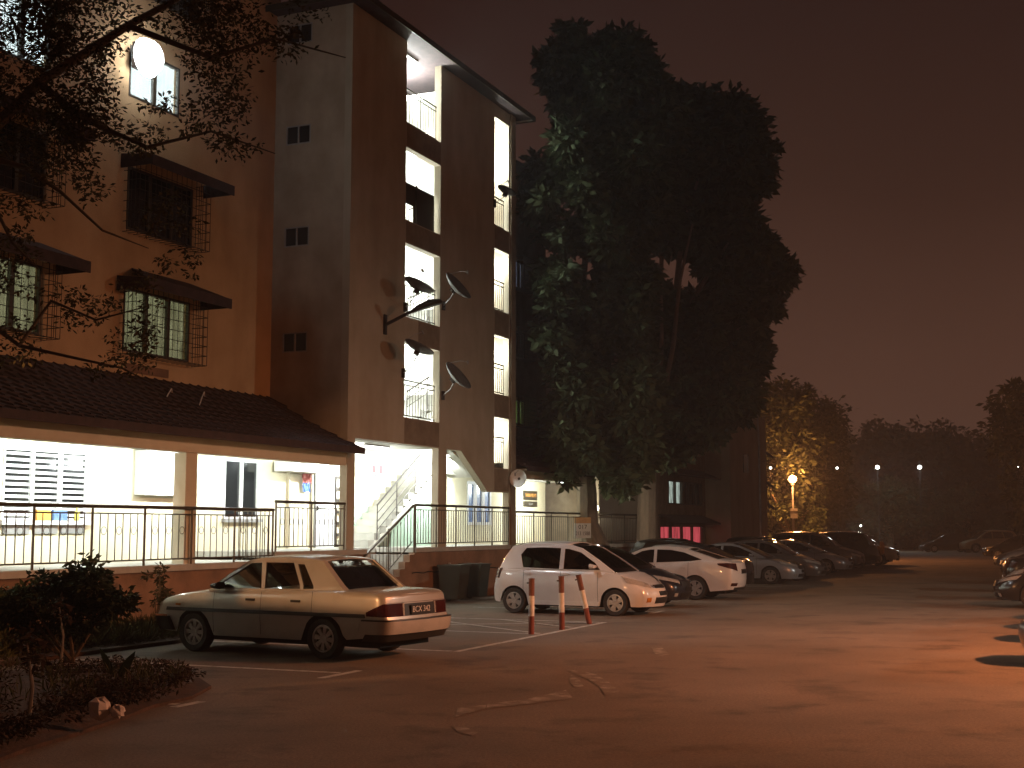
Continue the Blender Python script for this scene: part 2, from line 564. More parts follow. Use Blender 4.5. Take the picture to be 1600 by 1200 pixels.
# hill beyond the car park
hb = MB()
hx = [-70 + i * 7 for i in range(36)]
hy = [112, 120, 130, 142, 156, 172, 190, 215, 250, 300]
def hillz(x, y):
    t = max(0, min(1, (y - 118) / 85))
    r = 12.0 + 1.6 * math.sin(x * 0.03 + 1.2) + 0.8 * math.sin(x * 0.11) - 0.06 * max(0, x - 50)
    return (3 * t * t - 2 * t ** 3) * r - 0.3
for y in hy:
    for x in hx:
        hb.v.append((x, y, hillz(x, y)))
for j in range(len(hy) - 1):
    for i in range(len(hx) - 1):
        o = j * len(hx) + i
        hb.f.append((o, o + 1, o + len(hx) + 1, o + len(hx)))
tag(hb.build('hill', 'soil', smooth=True, angle=180), kind='structure')

# ================================================================== APARTMENT BLOCK
B = bthing('apartment_block', 'tall ochre block of flats with a projecting stair tower of open lit landings', 'block of flats')
def part(mb, name, m, parent=None, smooth=False):
    return mb.build(name, m, parent or B, smooth=smooth)
LZ = [(12.53, 14.75), (9.93, 11.87), (7.38, 9.31), (4.76, 6.71)]
RZ = [(10.98, 14.33), (8.43, 10.28), (5.90, 7.66), (3.70, 5.20)]
WT = 14.95
outer = [(0, 1.43), (0.36, 1.43), (0.36, 4.07), (4.76, 4.07), (4.76, 1.43), (5.26, 1.43), (5.26, 4.07), (6.15, 4.07), (7.95, 2.98), (9.47, 2.99),
         (9.47, 1.43), (9.86, 1.43), (9.86, WT), (0, WT)]
holes = [rect(2.79, 4.80, a, b) for a, b in LZ] + [rect(8.40, 9.47, a, b) for a, b in RZ]
m_ = MB(); m_.wall(outer, holes, 0, -0.2); part(m_, 'wall', 'wall')
# stained spandrels under the openings, 3 mm proud
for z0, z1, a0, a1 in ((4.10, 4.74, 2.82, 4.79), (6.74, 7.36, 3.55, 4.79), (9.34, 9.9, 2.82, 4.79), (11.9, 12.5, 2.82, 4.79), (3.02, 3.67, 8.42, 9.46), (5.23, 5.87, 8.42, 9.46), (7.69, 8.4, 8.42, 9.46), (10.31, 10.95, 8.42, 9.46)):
    m_ = MB(); m_.bb(a0, a1, 0.0005, 0.004, z0, z1); part(m_, 'spandrel', 'stain_shade')
# pilaster on the far corner, its shade put into the dark plaster colour
m_ = MB(); m_.bb(9.50, 9.90, -0.21, 0.05, 0.0, 1.42).bb(9.55, 9.90, 0.001, 0.05, 1.42, WT); part(m_, 'pilaster', 'stain_shade')
m_ = MB(); m_.bb(0.0, 0.36, -0.21, 0.012, 0.0, 1.429); part(m_, 'pilaster', 'stain_shade')
# side wall of the tower with its small windows
def side(m, a0, a1, outline, hs):
    m.prism(outline, hs, lambda u, v, d: (d, -u, v), a0, a1)
SW = [(6.17, 6.66), (8.78, 9.27), (11.35, 11.83), (13.93, 14.42)]
m_ = MB()
side(m_, 0, 0.15, [(-0.2, 3.62), (-2.2, 3.62), (-2.2, WT), (-0.2, WT)], [[(-1.86, a), (-1.16, a), (-1.16, b), (-1.86, b)] for a, b in SW])
part(m_, 'wall', 'wall_side')
for a, b in SW:
    f = MB()
    side(f, -0.01, 0.06, [(-1.86, a), (-1.16, a), (-1.16, b), (-1.86, b)], [[(-1.83, a + .03), (-1.53, a + .03), (-1.53, b - .03), (-1.83, b - .03)], [(-1.49, a + .03), (-1.19, a + .03), (-1.19, b - .03), (-1.49, b - .03)]])
    w_ = part(f, 'window', 'grey')
    for b0 in (-1.83, -1.49):
        p_ = MB(); p_.bb(0.02, 0.03, b0, b0 + 0.30, a + .03, b - .03); p_.build('pane', 'darkglass', w_)
m_ = MB()
side(m_, 9.86 - 0.15, 9.859, [(-0.2, 3.9), (-2.2, 3.9), (-2.2, WT), (-0.2, WT)], [])
part(m_, 'wall', 'wall_side')
# inner shell of the stair tower
m_ = MB(); m_.bb(0.15, 9.71, -2.40, -2.55, 4.05, WT); part(m_, 'inner_wall', 'inner')
m_ = MB(); m_.bb(0.15, 9.70, -0.21, -2.39, 14.80, 14.94); part(m_, 'ceiling', 'inner')
FL = [4.70, 7.32, 9.87, 12.47]
FR = [3.64, 5.84, 8.37, 10.92]
for z in FL:
    m_ = MB(); m_.bb(0.16, 5.2, -0.205, -2.39, z - 0.16, z); part(m_, 'floor_slab', 'inner')
for z in FR:
    m_ = MB(); m_.bb(7.9, 9.70, -0.205, -2.39, z - 0.16, z); part(m_, 'floor_slab', 'inner')
m_ = MB(); m_.bb(5.2, 7.9, -0.205, -2.39, 14.0, 14.15); part(m_, 'floor_slab', 'inner')
def flight(a0, z0, a1, z1, b0, b1, n):
    """a stair flight: solid waist plus separate steps"""
    w = MB()
    dz = (z1 - z0) / n
    da = (a1 - a0) / n
    w.prism([(a0, z0 - 0.02), (a1, z1 - abs(dz) - 0.0), (a1, z1 - abs(dz) - 0.22), (a0, z0 - 0.24)], [], lambda u, v, d: (u, -d, v), b0, b1)
    fl = part(w, 'stair_flight', 'inner')
    st = MB(); st.bb(0, abs(da), b0, b1, -dz * 0.98 if dz > 0 else dz, 0)
    me = st.mesh('step', 'floor')
    for k in range(n):
        aa = a0 + da * k
        o = link('step', me, fl, (min(aa, aa + da), 0, z0 + dz * (k + 1)))
    return fl
for zl, zr in ((4.70, 5.84), (7.32, 8.37), (9.87, 10.92)):
    flight(5.2, zl, 7.9, zr, -1.28, -2.38, 6)
for zr, zl in ((3.64, 4.70), (5.84, 7.32), (8.37, 9.87), (10.92, 12.47)):
    flight(7.9, zr, 5.2, zl, -0.22, -1.22, 7)
flight(3.25, 1.43, 7.1, 3.64, -1.28, -2.36, 12)
m_ = MB(); m_.bb(7.1, 7.9, -0.9, -2.39, 3.48, 3.64); part(m_, 'floor_slab', 'inner')
# understair wall
m_ = MB(); m_.prism([(4.6, 1.43), (7.0, 1.43), (7.0, 3.25), (4.6, 1.95)], [], lambda u, v, d: (u, -d, v), -1.32, -1.40); part(m_, 'understair_wall', 'dado')
# stair balustrades inside
def barrail(pts, h, m='iron', gap=4, n=None):
    t = MB()
    for k in range(gap):
        hh = h * (1 - 0.24 * k)
        t.tube([(a, -b, z + hh) for a, b, z in pts], 0.022 if k == 0 else 0.011, 6)
    a0, b0, z0 = pts[0]; a1, b1, z1 = pts[-1]
    nn = n or max(2, int(abs(a1 - a0) / 0.9))
    for k in range(nn + 1):
        q = k / nn
        aa, bb_, zz = a0 + (a1 - a0) * q, b0 + (b1 - b0) * q, z0 + (z1 - z0) * q
        t.tube([(aa, -bb_, zz), (aa, -bb_, zz + h)], 0.016, 6)
    return part(t, 'stair_rail', m)
barrail([(3.7, -1.26, 1.62), (6.9, -1.26, 3.55)], 0.92, gap=4)
for zl, zr in ((4.70, 5.84), (7.32, 8.37), (9.87, 10.92)):
    barrail([(5.3, -1.26, zl + .1), (7.8, -1.26, zr)], 0.9, gap=3)
# opening two: boarded half way with plants
m_ = MB(); m_.bb(3.42, 4.62, -0.10, -0.13, 9.98, 10.98).bb(2.80, 3.42, -0.10, -0.13, 10.42, 10.98).bb(2.83, 2.87, -0.05, -0.09, 9.94, 11.0).bb(3.50, 3.56, -0.05, -0.09, 9.94, 11.0)
part(m_, 'parapet_board', 'brown')

# platform floors and plinths
m_ = MB(); m_.bb(3.45, 9.93, 0.05, -2.2, 1.31, 1.43); part(m_, 'floor_slab', 'floor')
m_ = MB(); m_.bb(-3.0, 3.45, -1.15, -2.2, 1.31, 1.43).bb(-3.0, 0.9, 0.05, -1.15, 1.31, 1.43); part(m_, 'floor_slab', 'floor')
m_ = MB(); m_.bb(-18.0, -3.0, 0.06, -2.2, 1.13, 1.25); part(m_, 'floor_slab', 'floor')
m_ = MB(); m_.bb(9.93, 25.0, 0.05, -2.2, 1.23, 1.35); part(m_, 'floor_slab', 'floor')
N8 = 8
sp = [(3.45, 0), (9.49, 0), (9.49, 1.305), (3.45, 1.305)]
sx0 = 3.45
pl = [(1.25, 0), (9.49, 0), (9.49, 1.305), (3.45, 1.305)]
for k in range(1, 8):
    pl += [(3.45 - 0.27 * (k - 1), 1.43 - 0.178 * k - 0.0), (3.45 - 0.27 * k, 1.43 - 0.178 * k)]
pl[4] = (3.45, 1.252)
m_ = MB(); m_.wall(pl, [], -0.003, -0.18); part(m_, 'plinth', 'plinth')
m_ = MB(); m_.wall(rect(0.361, 0.9, 0, 1.305), [], -0.003, -0.18).wall(rect(-3.0, -0.002, 0, 1.305), [], -0.003, -0.18); part(m_, 'plinth', 'plinth')
m_ = MB(); m_.wall(rect(-18.0, -3.002, 0, 1.125), [], -0.0, -0.18); part(m_, 'plinth', 'plinth')
m_ = MB(); m_.wall(rect(9.905, 25.0, 0, 1.225), [], -0.003, -0.18); part(m_, 'plinth', 'plinth')
m_ = MB(); m_.bb(0.9, 3.45, -1.16, -1.3, 0, 1.305).bb(0.9, 1.02, -0.2, -1.15, 0, 1.305); part(m_, 'retaining_wall', 'plinth')
# crack line / drip ledge along the plinth
m_ = MB()
pts = []
for k in range(30):
    pts.append((3.3 + k * 0.212, -0.004, 0.78 + 0.015 * math.sin(k * 1.7) + 0.012 * random.random()))
m_.tube(pts, 0.014, 5); part(m_, 'ledge_crack', 'dark')
fl = MB(); fl.bb(1.3, 1.5, -0.19, -1.14, 0, 0.02); fo = part(fl, 'entrance_stair', 'conc')
st = MB(); st.bb(0, 0.30, -0.185, -1.14, -0.176, 0)
me = st.mesh('step', 'conc')
for k in range(1, 8):
    link('step', me, fo, (3.45 - 0.27 * k - 0.01, 0, 1.43 - 0.178 * k))

# long back wall of the ground floor
gh = [rect(-8.52, -6.30, 2.08, 3.42), rect(-1.78, -0.42, 2.15, 3.52), rect(11.15, 13.0, 2.02, 3.42), rect(-14.6, -12.4, 2.08, 3.42)]
m_ = MB(); m_.wall(rect(-18.0, 17.8, 1.20, 3.62), gh, -2.2, -2.4); part(m_, 'wall', 'innerc')
m_ = MB(); m_.bb(3.92, 5.0, -2.19, -2.199, 1.44, 2.63); part(m_, 'dado', 'dado')
m_ = MB(); m_.bb(0.35, 9.7, -2.201, -2.39, 3.62, 4.05); part(m_, 'wall', 'inner')
m_ = MB(); m_.bb(-18, -0.001, -0.26, -2.199, 3.57, 3.66); part(m_, 'ceiling', 'inner')
m_ = MB(); m_.bb(9.90, 18.2, -0.26, -2.199, 3.57, 3.66); part(m_, 'ceiling', 'inner')
m_ = MB(); m_.bb(0.16, 5.19, -0.205, -2.2, 4.06, 4.50); part(m_, 'ceiling', 'inner')
m_ = MB(); m_.bb(-18, -0.002, -0.02, -0.25, 3.40, 3.70); part(m_, 'beam', 'cream')
m_ = MB(); m_.bb(9.905, 18.3, -0.02, -0.25, 3.46, 3.72); part(m_, 'beam', 'cream')
for a in (-11.9, -5.97, -17.6):
    m_ = MB(); m_.bb(a, a + 0.36, -0.06, -0.34, 1.25, 3.398); part(m_, 'column', 'cream')
for a, b_ in ((17.2, -0.05),):
    m_ = MB(); m_.bb(a, a + 0.42, b_, b_ - 0.35, 1.35, 3.458); part(m_, 'column', 'cream')
m_ = MB(); m_.bb(18.2, 18.35, -0.3, -2.39, 1.2, 3.66); part(m_, 'wall', 'stain_shade')
m_ = MB(); m_.bb(-18.2, -18.0, 0, -2.4, 0, 3.66); part(m_, 'wall', 'stain_shade')
# windows of the ground floor
def casement(a0, a1, z0, z1, n, pane, fm='white', bars=0, slats=0, b=-2.2, t=0.045):
    hs = []
    w = (a1 - a0) / n
    for k in range(n):
        hs.append(rect(a0 + k * w + t, a0 + (k + 1) * w - t, z0 + t, z1 - t))
    f = MB(); f.wall(rect(a0, a1, z0, z1), hs, b + 0.02, b - 0.05)
    wdw = part(f, 'window', fm)
    for k in range(n):
        p_ = MB(); p_.bb(a0 + k * w + t, a0 + (k + 1) * w - t, b - 0.03, b - 0.034, z0 + t, z1 - t)
        p_.build('pane', pane, wdw)
    if slats:
        sl = MB(); sl.add([(0, 0, 0), (w - 2 * t, 0, 0), (w - 2 * t, 0.025, 0.055), (0, 0.025, 0.055), (0, 0.006, -0.004), (w - 2 * t, 0.006, -0.004), (w - 2 * t, 0.031, 0.051), (0, 0.031, 0.051)],
                          [(0, 1, 2, 3), (4, 7, 6, 5), (0, 4, 5, 1), (2, 6, 7, 3), (0, 3, 7, 4), (1, 5, 6, 2)])
        me = sl.mesh('slat', 'white')
        for k in range(n):
            for j in range(slats):
                link('slat', me, wdw, (a0 + k * w + t, -(b + 0.0), z0 + t + 0.03 + j * (z1 - z0 - 2 * t) / slats))
    return wdw
casement(-8.52, -6.30, 2.08, 3.42, 3, 'darkglass', slats=11)
casement(-14.6, -12.4, 2.08, 3.42, 3, 'darkglass', slats=11)
casement(-1.78, -0.42, 2.15, 3.52, 2, 'darkglass')
casement(11.15, 13.0, 2.02, 3.42, 3, 'blueglass', t=0.10)
for a0, a1, z0, z1, m in ((-8.6, -6.22, 2.0, 2.075, 'white'), (-1.85, -0.35, 2.07, 2.145, 'grey')):
    s_ = MB(); s_.bb(a0, a1, -2.08, -2.199, z0, z1); part(s_, 'window_sill', m)
# dark lower louvre boxes below the first window and ledges
for k in range(3):
    s_ = MB(); s_.bb(-8.48 + k * .74, -7.84 + k * .74, -2.16, -2.198, 1.83, 1.99); part(s_, 'vent_panel', 'grey')
# doors in the lobby wall
d_ = MB(); d_.bb(2.02, 2.95, -2.12, -2.165, 1.44, 3.42); dr = part(d_, 'door', 'white')
h_ = MB(); h_.bb(2.08, 2.13, -2.08, -2.119, 2.38, 2.50); h_.build('handle', 'iron', dr)
d_ = MB(); d_.wall(rect(3.05, 3.45, 1.44, 3.3), [rect(3.10, 3.40, 1.5 + k * .3, 1.72 + k * .3) for k in range(6)], -2.14, -2.18); part(d_, 'grille_door', 'iron')
d_ = MB()
d_.bb(0.82, 0.90, -2.13, -2.199, 1.44, 3.45).bb(1.86, 1.94, -2.13, -2.199, 1.44, 3.45).bb(0.90, 1.86, -2.13, -2.199, 3.38, 3.45)
part(d_, 'door_frame', 'cream')
d_ = MB(); d_.tube([(1.99, 2.10, 1.44), (1.99, 2.10, 3.55)], 0.03, 8); part(d_, 'pipe', 'pvc')
d_ = MB(); d_.bb(0.1, 1.9, -1.6, -2.1, 3.30, 3.55); part(d_, 'ceiling_box', 'inner')

# upper facade left of the tower
def fwin(a0, a1, z0, z1, m, n=3, cage=True, canopy=True, b=-2.2, glass='glass'):
    t = 0.05
    w = (a1 - a0) / n
    hs = [rect(a0 + k * w + t, a0 + (k + 1) * w - t, z0 + t, z1 - t) for k in range(n)]
    f = MB(); f.wall(rect(a0, a1, z0, z1), hs, b + 0.01, b - 0.06)
    wd = part(f, 'window', 'brown')
    for k in range(n):
        p_ = MB(); p_.bb(a0 + k * w + t, a0 + (k + 1) * w - t, b - 0.03, b - 0.035, z0 + t, z1 - t)
        p_.build('pane', glass, wd)
    if m is not None:
        c_ = MB()
        fs = []
        nn = 40
        vs = []
        for i in range(nn + 1):
            aa = a0 + (a1 - a0) * i / nn
            y = -b + 0.14 + 0.02 * math.sin(i * 1.9)
            vs += [(aa, y, z0), (aa, y, z1)]
        for i in range(nn):
            fs.append((2 * i, 2 * i + 2, 2 * i + 3, 2 * i + 1))
        c_.add(vs, fs); c_.build('curtain', m, wd)
    if cage:
        c_ = MB()
        o = 0.42
        A, Z = a1 - a0 + 0.2, z1 - z0 + 0.16
        x0, zz0 = a0 - 0.1, z0 - 0.08
        for i in range(15):
            aa = x0 + A * i / 14
            c_.tube([(aa, -b - o, zz0), (aa, -b - o, zz0 + Z)], 0.008, 4)
        for j in range(8):
            q = zz0 + Z * j / 7
            c_.tube([(x0, -b, q), (x0, -b - o, q), (x0 + A, -b - o, q), (x0 + A, -b, q)], 0.008, 4)
        for i in range(1, 4):
            for aa in (x0, x0 + A):
                c_.tube([(aa, -b - o * i / 4, zz0), (aa, -b - o * i / 4, zz0 + Z)], 0.008, 4)
        for i in range(15):
            aa = x0 + A * i / 14
            c_.tube([(aa, -b, zz0), (aa, -b - o, zz0)], 0.008, 4)
        part(c_, 'window_grille', 'iron')
    if canopy:
        c_ = MB()
        zc = z1 + 0.10
        pr = 0.80
        xa, xb = a0 - 0.22, a1 + 0.42
        rows = 5
        for r_ in range(rows):
            q0, q1 = r_ / rows, (r_ + 1) / rows + 0.03
            y0, y1 = -b - pr * q0 - 0.001, -b - pr * min(1, q1)
            h0, h1 = zc + 0.34 * (1 - q0), zc + 0.34 * (1 - min(1, q1))
            e0, e1 = 0.45 * (1 - q0), 0.45 * (1 - min(1, q1))
            c_.add([(xa + e0, y0, h0), (xb - e0, y0, h0), (xb - e1, y1, h1), (xa + e1, y1, h1),
                    (xa + e0, y0, h0 - 0.05), (xb - e0, y0, h0 - 0.05), (xb - e1, y1, h1 - 0.05), (xa + e1, y1, h1 - 0.05)],
                   [(0, 3, 2, 1), (4, 5, 6, 7), (0, 1, 5, 4), (1, 2, 6, 5), (2, 3, 7, 6), (3, 0, 4, 7)])
        c_.box(xa, xb, -b - pr - 0.03, -b - pr - 0.001, zc - 0.22, zc + 0.0)
        for xx in (xa, xb - 0.03):
            c_.add([(xx, -b - 0.001, zc - .2), (xx, -b - pr, zc - .2), (xx, -b - pr, zc), (xx, -b - .001, zc + .1), (xx + .03, -b - 0.001, zc - .2), (xx + .03, -b - pr, zc - .2), (xx + .03, -b - pr, zc), (xx + .03, -b - .001, zc + .1)],
                   [(0, 1, 2, 3), (4, 7, 6, 5), (0, 4, 5, 1), (1, 5, 6, 2), (2, 6, 7, 3)])
        part(c_, 'window_canopy', 'tile')
    return wd
def litmat(name, c, s, sc_=14, c2=(0.5, 0.5, 0.5)):
    m = bpy.data.materials.new(name)
    m.use_nodes = True
    nt = m.node_tree
    b = nt.nodes["Principled BSDF"]
    t = nt.nodes.new("ShaderNodeTexCoord")
    mp = nt.nodes.new("ShaderNodeMapping")
    mp.inputs["Scale"].default_value = (1, 1, 0.12)
    nz = nt.nodes.new("ShaderNodeTexNoise")
    nz.inputs["Scale"].default_value = sc_
    nt.links.new(t.outputs["Object"], mp.inputs[0])
    nt.links.new(mp.outputs[0], nz.inputs[0])
    r = nt.nodes.new("ShaderNodeValToRGB")
    r.color_ramp.elements[0].position = 0.38
    r.color_ramp.elements[1].position = 0.62
    r.color_ramp.elements[0].color = (c[0] * c2[0], c[1] * c2[1], c[2] * c2[2], 1)
    r.color_ramp.elements[1].color = (*c, 1)
    nt.links.new(nz.outputs["Fac"], r.inputs[0])
    nt.links.new(r.outputs[0], b.inputs["Emission Color"])
    nt.links.new(r.outputs[0], b.inputs["Base Color"])
    b.inputs["Emission Strength"].default_value = s
    return m
M['lit_yellow'] = litmat('lit_curtain_yellow', (0.80, 0.72, 0.42), 1.7, 9, (0.45, 0.45, 0.4))
M['lit_white'] = litmat('lit_curtain_white', (0.9, 0.95, 1.0), 9, 9, (0.9, 0.9, 0.9))
M['lit_cool'] = litmat('lit_curtain_cool', (0.62, 0.75, 0.66), 0.8, 12, (0.15, 0.15, 0.15))
M['lit_pink'] = litmat('lit_curtain_pink', (0.9, 0.12, 0.15), 0.62, 8, (0.45, 0.4, 0.4))
M['lit_blue'] = litmat('lit_curtain_blue', (0.50, 0.52, 0.75), 0.7, 10, (0.5, 0.35, 0.3))
M['lit_dim'] = litmat('dim_curtain', (0.20, 0.20, 0.22), 0.12, 10)
M['lit_green'] = litmat('lit_curtain_green', (0.62, 0.78, 0.32), 0.8, 12, (0.4, 0.5, 0.1))
ZS = [(5.58, 6.92), (8.15, 9.50), (10.75, 12.10), (13.35, 14.70)]
LH = []
cols = [(-5.40, -3.20), (-9.95, -7.75), (-14.6, -12.4)]
def wspec(i, j):
    if (i, j) == (0, 2): return (-5.45, -3.78, 11.0, 12.12)
    return (*cols[i], *ZS[j])
for i in range(3):
    for j in range(4):
        LH.append(rect(*wspec(i, j)))
m_ = MB(); m_.wall(rect(-18, 0.15, 3.661, 15.6), LH, -2.2, -2.4); part(m_, 'wall', 'wall_orange')
for i, (a0, a1) in enumerate(cols):
    for j, (z0, z1) in enumerate(ZS):
        mm = {(0, 0): 'lit_yellow', (1, 0): 'lit_yellow', (0, 2): 'lit_white', (1, 2): 'lit_white'}.get((i, j))
        fwin(*wspec(i, j), mm, 3 if (i, j) != (0, 2) else 2, (i, j) != (0, 2), j < 2 or i > 1, glass='glass' if mm else 'darkglass')
m_ = MB(); m_.bb(-18, 0.15, -2.6, -7.5, 15.4, 15.6); part(m_, 'ceiling', 'stain_shade')
# air brick panel below the window and small conduit
m_ = MB(); m_.bb(-5.3, -3.9, -2.175, -2.199, 5.16, 5.34); part(m_, 'stain_patch', 'plinth')

# right of the tower
RWn = [(10.35, 11.36), (7.88, 8.83), (5.52, 6.40)]
m_ = MB(); m_.wall(rect(9.86, 17.9, 3.661, 14.5), [rect(14.93, 15.86, a, b) for a, b in RWn], -2.2, -2.4); part(m_, 'wall', 'stain_shade')
for (z0, z1), mm in zip(RWn, ('lit_blue', 'lit_dim', 'lit_green')):
    fwin(14.93, 15.86, z0, z1, mm, 2, True, False)
m_ = MB(); side(m_, 17.75, 17.9, [(-2.4, 0), (-9.5, 0), (-9.5, 14.5), (-2.4, 14.5)], []); part(m_, 'wall', 'stain_shade')
m_ = MB(); m_.bb(-18, 17.9, -9.5, -9.7, 0, 15.0); part(m_, 'wall', 'stain_shade')

# lean-to roofs over the walkways: overlapping courses of tiles
def leanto(a0, a1, name='walkway_roof'):
    prof = [(-2.19, 5.10), (-1.12, 4.47), (-0.03, 3.95), (0.42, 3.78)]
    t = MB()
    P = []
    L = 0
    seg = []
    for i in range(3):
        (b0, z0), (b1, z1) = prof[i], prof[i + 1]
        l = math.hypot(b1 - b0, z1 - z0)
        seg.append((L, L + l, prof[i], prof[i + 1])); L += l
    def ev(s):
        for l0, l1, p, q in seg:
            if s <= l1 + 1e-6:
                k = (s - l0) / (l1 - l0)
                return p[0] + (q[0] - p[0]) * k, p[1] + (q[1] - p[1]) * k
        return prof[-1]
    n = 11
    rr = MB()
    for k in range(n):
        s0, s1 = L * k / n, min(L, L * (k + 1) / n + 0.05)
        b0, z0 = ev(s0); b1, z1 = ev(s1)
        t.add([(a0, -b0, z0), (a1, -b0, z0), (a1, -b1, z1 + 0.035), (a0, -b1, z1 + 0.035), (a0, -b0, z0 - 0.05), (a1, -b0, z0 - 0.05), (a1, -b1, z1 - 0.01), (a0, -b1, z1 - 0.01)],
              [(0, 3, 2, 1), (4, 5, 6, 7), (0, 1, 5, 4), (1, 2, 6, 5), (2, 3, 7, 6), (3, 0, 4, 7)])
        w = 0.30
        m = int((a1 - a0) / w)
        for j in range(m):
            aa = a0 + (j + 0.5 * (k % 2)) * w + 0.15
            if aa > a1 - 0.05: continue
            rr.add([(aa - .03, -b0, z0 + .002), (aa, -b0, z0 + .03), (aa + .03, -b0, z0 + .002), (aa - .03, -b1, z1 + .036), (aa, -b1, z1 + .066), (aa + .03, -b1, z1 + .036)],
                   [(0, 3, 4, 1), (1, 4, 5, 2)])
    r_ = part(t, name, 'tile')
    q = rr.build('tile_ridges', 'tile', r_); q["kind"] = "stuff"
    f = MB(); f.bb(a0, a1, 0.40, 0.43, 3.66, 3.79); f.build('fascia', 'tile', r_)
    s_ = MB(); s_.bb(a0, a1, 0.395, -0.015, 3.705, 3.72); s_.build('soffit', 'cream', r_)
    return r_
leanto(-18, 0.10)
leanto(9.93, 18.4)
# tower roof: hipped, with white soffit
er = (-0.5, 10.35, 0.50, -8.8)
t = MB()
a0, a1, b0, b1 = er
ze = 14.78
rid = 17.0
hb_ = (b0 - b1) / 2
bc = (b0 + b1) / 2
V = [(a0, -b0, ze), (a1, -b0, ze), (a1, -b1, ze), (a0, -b1, ze), (a0 + hb_, -bc, rid), (a1 - hb_, -bc, rid)]
t.add(V, [(0, 1, 5, 4), (1, 2, 5), (2, 3, 4, 5), (3, 0, 4)])
t.add([(x, y, z - 0.05) for x, y, z in V[:4]], [(0, 1, 2, 3)])
rf = part(t, 'roof', 'tile')
f = MB(); f.bb(a0, a1, b0 + .001, b0 + 0.03, 14.66, 14.82).bb(a1 + .001, a1 + 0.03, b0 + .03, b1, 14.66, 14.82).bb(a0 - .03, a0 - .001, b0 + .03, b1, 14.66, 14.82); f.build('fascia', 'brown', rf)
f = MB(); f.add([(a0, -b0, 14.70), (a1, -b0, 14.70), (a1, 0.0, 14.94), (a0, 0.0, 14.94)], [(0, 1, 2, 3)])
f.add([(a1, -b0, 14.70), (a1, 8, 14.70), (9.87, 8, 14.94), (9.87, 0, 14.94)], [(0, 1, 2, 3)])
f.add([(a0, -b0, 14.70), (a0, 8, 14.70), (0, 8, 14.94), (0, 0, 14.94)], [(0, 1, 2, 3)])
f.build('soffit', 'soffit', rf)
# main roof
t = MB()
V = [(-19, 1.2, 15.6), (-1.0, 1.2, 15.6), (-1.0, 10.5, 15.6), (-19, 10.5, 15.6), (-19, 5.8, 18.0), (-1.0, 5.8, 18.0)]
t.add(V, [(0, 1, 5, 4), (1, 2, 5), (2, 3, 4, 5), (3, 0, 4), (0, 3, 2, 1)])
part(t, 'roof', 'tile')
t = MB()
V = [(10.9, 1.5, 14.5), (18.7, 1.5, 14.5), (18.7, 10.2, 14.5), (10.9, 10.2, 14.5), (10.9, 5.8, 17.6), (13.8, 5.8, 17.6)]
t.add(V, [(0, 1, 5, 4), (1, 2, 5), (2, 3, 4, 5), (3, 0, 4), (0, 3, 2, 1)])
part(t, 'roof', 'tile')

# ------------------------------------------------------------------ railings
def railing(label, a0, a1, b, z, h, npan, nb, rings, group='brown metal railings along the raised walkway', r=0.011, pr=0.024, cat='railing', name='railing', zb=0.09, lens=None):
    R = bthing(name, label, cat, a0, b, z, group)
    L = a1 - a0
    t = MB(); t.tube([(0, 0, h), (L, 0, h)], 0.034 if pr > 0.02 else 0.022, 8); t.build('handrail', 'rail', R)
    t = MB(); t.bb(0, L, 0.012, -0.012, h - 0.135, h - 0.11); t.build('top_bar', 'rail', R)
    t = MB(); t.bb(0, L, 0.012, -0.012, zb, zb + 0.028); t.build('bottom_bar', 'rail', R)
    t = MB(); t.tube([(0, 0, 0), (0, 0, h)], pr, 6); pm = t.mesh('post', 'rail')
    t = MB(); t.tube([(0, 0, zb), (0, 0, h - 0.12)], r, 5); bm_ = t.mesh('baluster', 'rail')
    t = MB()
    ri = 0.07
    pts = [(ri * math.cos(k * math.pi / 6), 0, ri * math.sin(k * math.pi / 6)) for k in range(13)]
    t.tube(pts, 0.007, 4, caps=False); rm = t.mesh('ring', 'rail')
    w = L / npan
    for i in range(npan + 1):
        link('post', pm, R, (min(max(i * w, 0.02), L - 0.02), 0, 0))
    for i in range(npan):
        s_ = w / (nb + 1)
        for j in range(nb):
            link('baluster', bm_, R, (i * w + s_ * (j + 1), 0, 0))
            if rings and j % 2 == 0 and j + 1 < nb:
                link('ring', rm, R, (i * w + s_ * (j + 1.5), 0, h * 0.60))
    return R
railing('longest brown railing with ring ornaments, along the lit walkway behind the bush', -17.0, -3.02, 0.0, 1.25, 1.07, 10, 6, True)
# its short return at the end
R = bthing('railing', 'short return railing of closely spaced bars where the two walkway levels meet', 'railing', -3.02, 0.0, 1.25, 'brown metal railings along the raised walkway')
t = MB(); t.tube([(0, 0, 1.07), (0, 1.0, 1.07)], 0.034, 8); t.build('handrail', 'rail', R)
t = MB(); t.tube([(0, 0, 0), (0, 0, 1.05)], 0.012, 5); bm_ = t.mesh('baluster', 'rail')
for k in range(9):
    link('baluster', bm_, R, (0, 0.11 * (k + 1), 0))
railing('brown railing in front of the white door and the hanging cloth, beside the tower corner', -2.95, -0.08, 0.0, 1.43, 1.07, 2, 7, True)
railing('brown railing of plain bars between the stair top and the far pilaster of the lobby', 3.46, 9.46, 0.0, 1.43, 1.10, 5, 7, False)
railing('far brown railing along the dim walkway behind the tree trunk', 9.95, 24.7, 0.0, 1.35, 1.07, 10, 7, False)
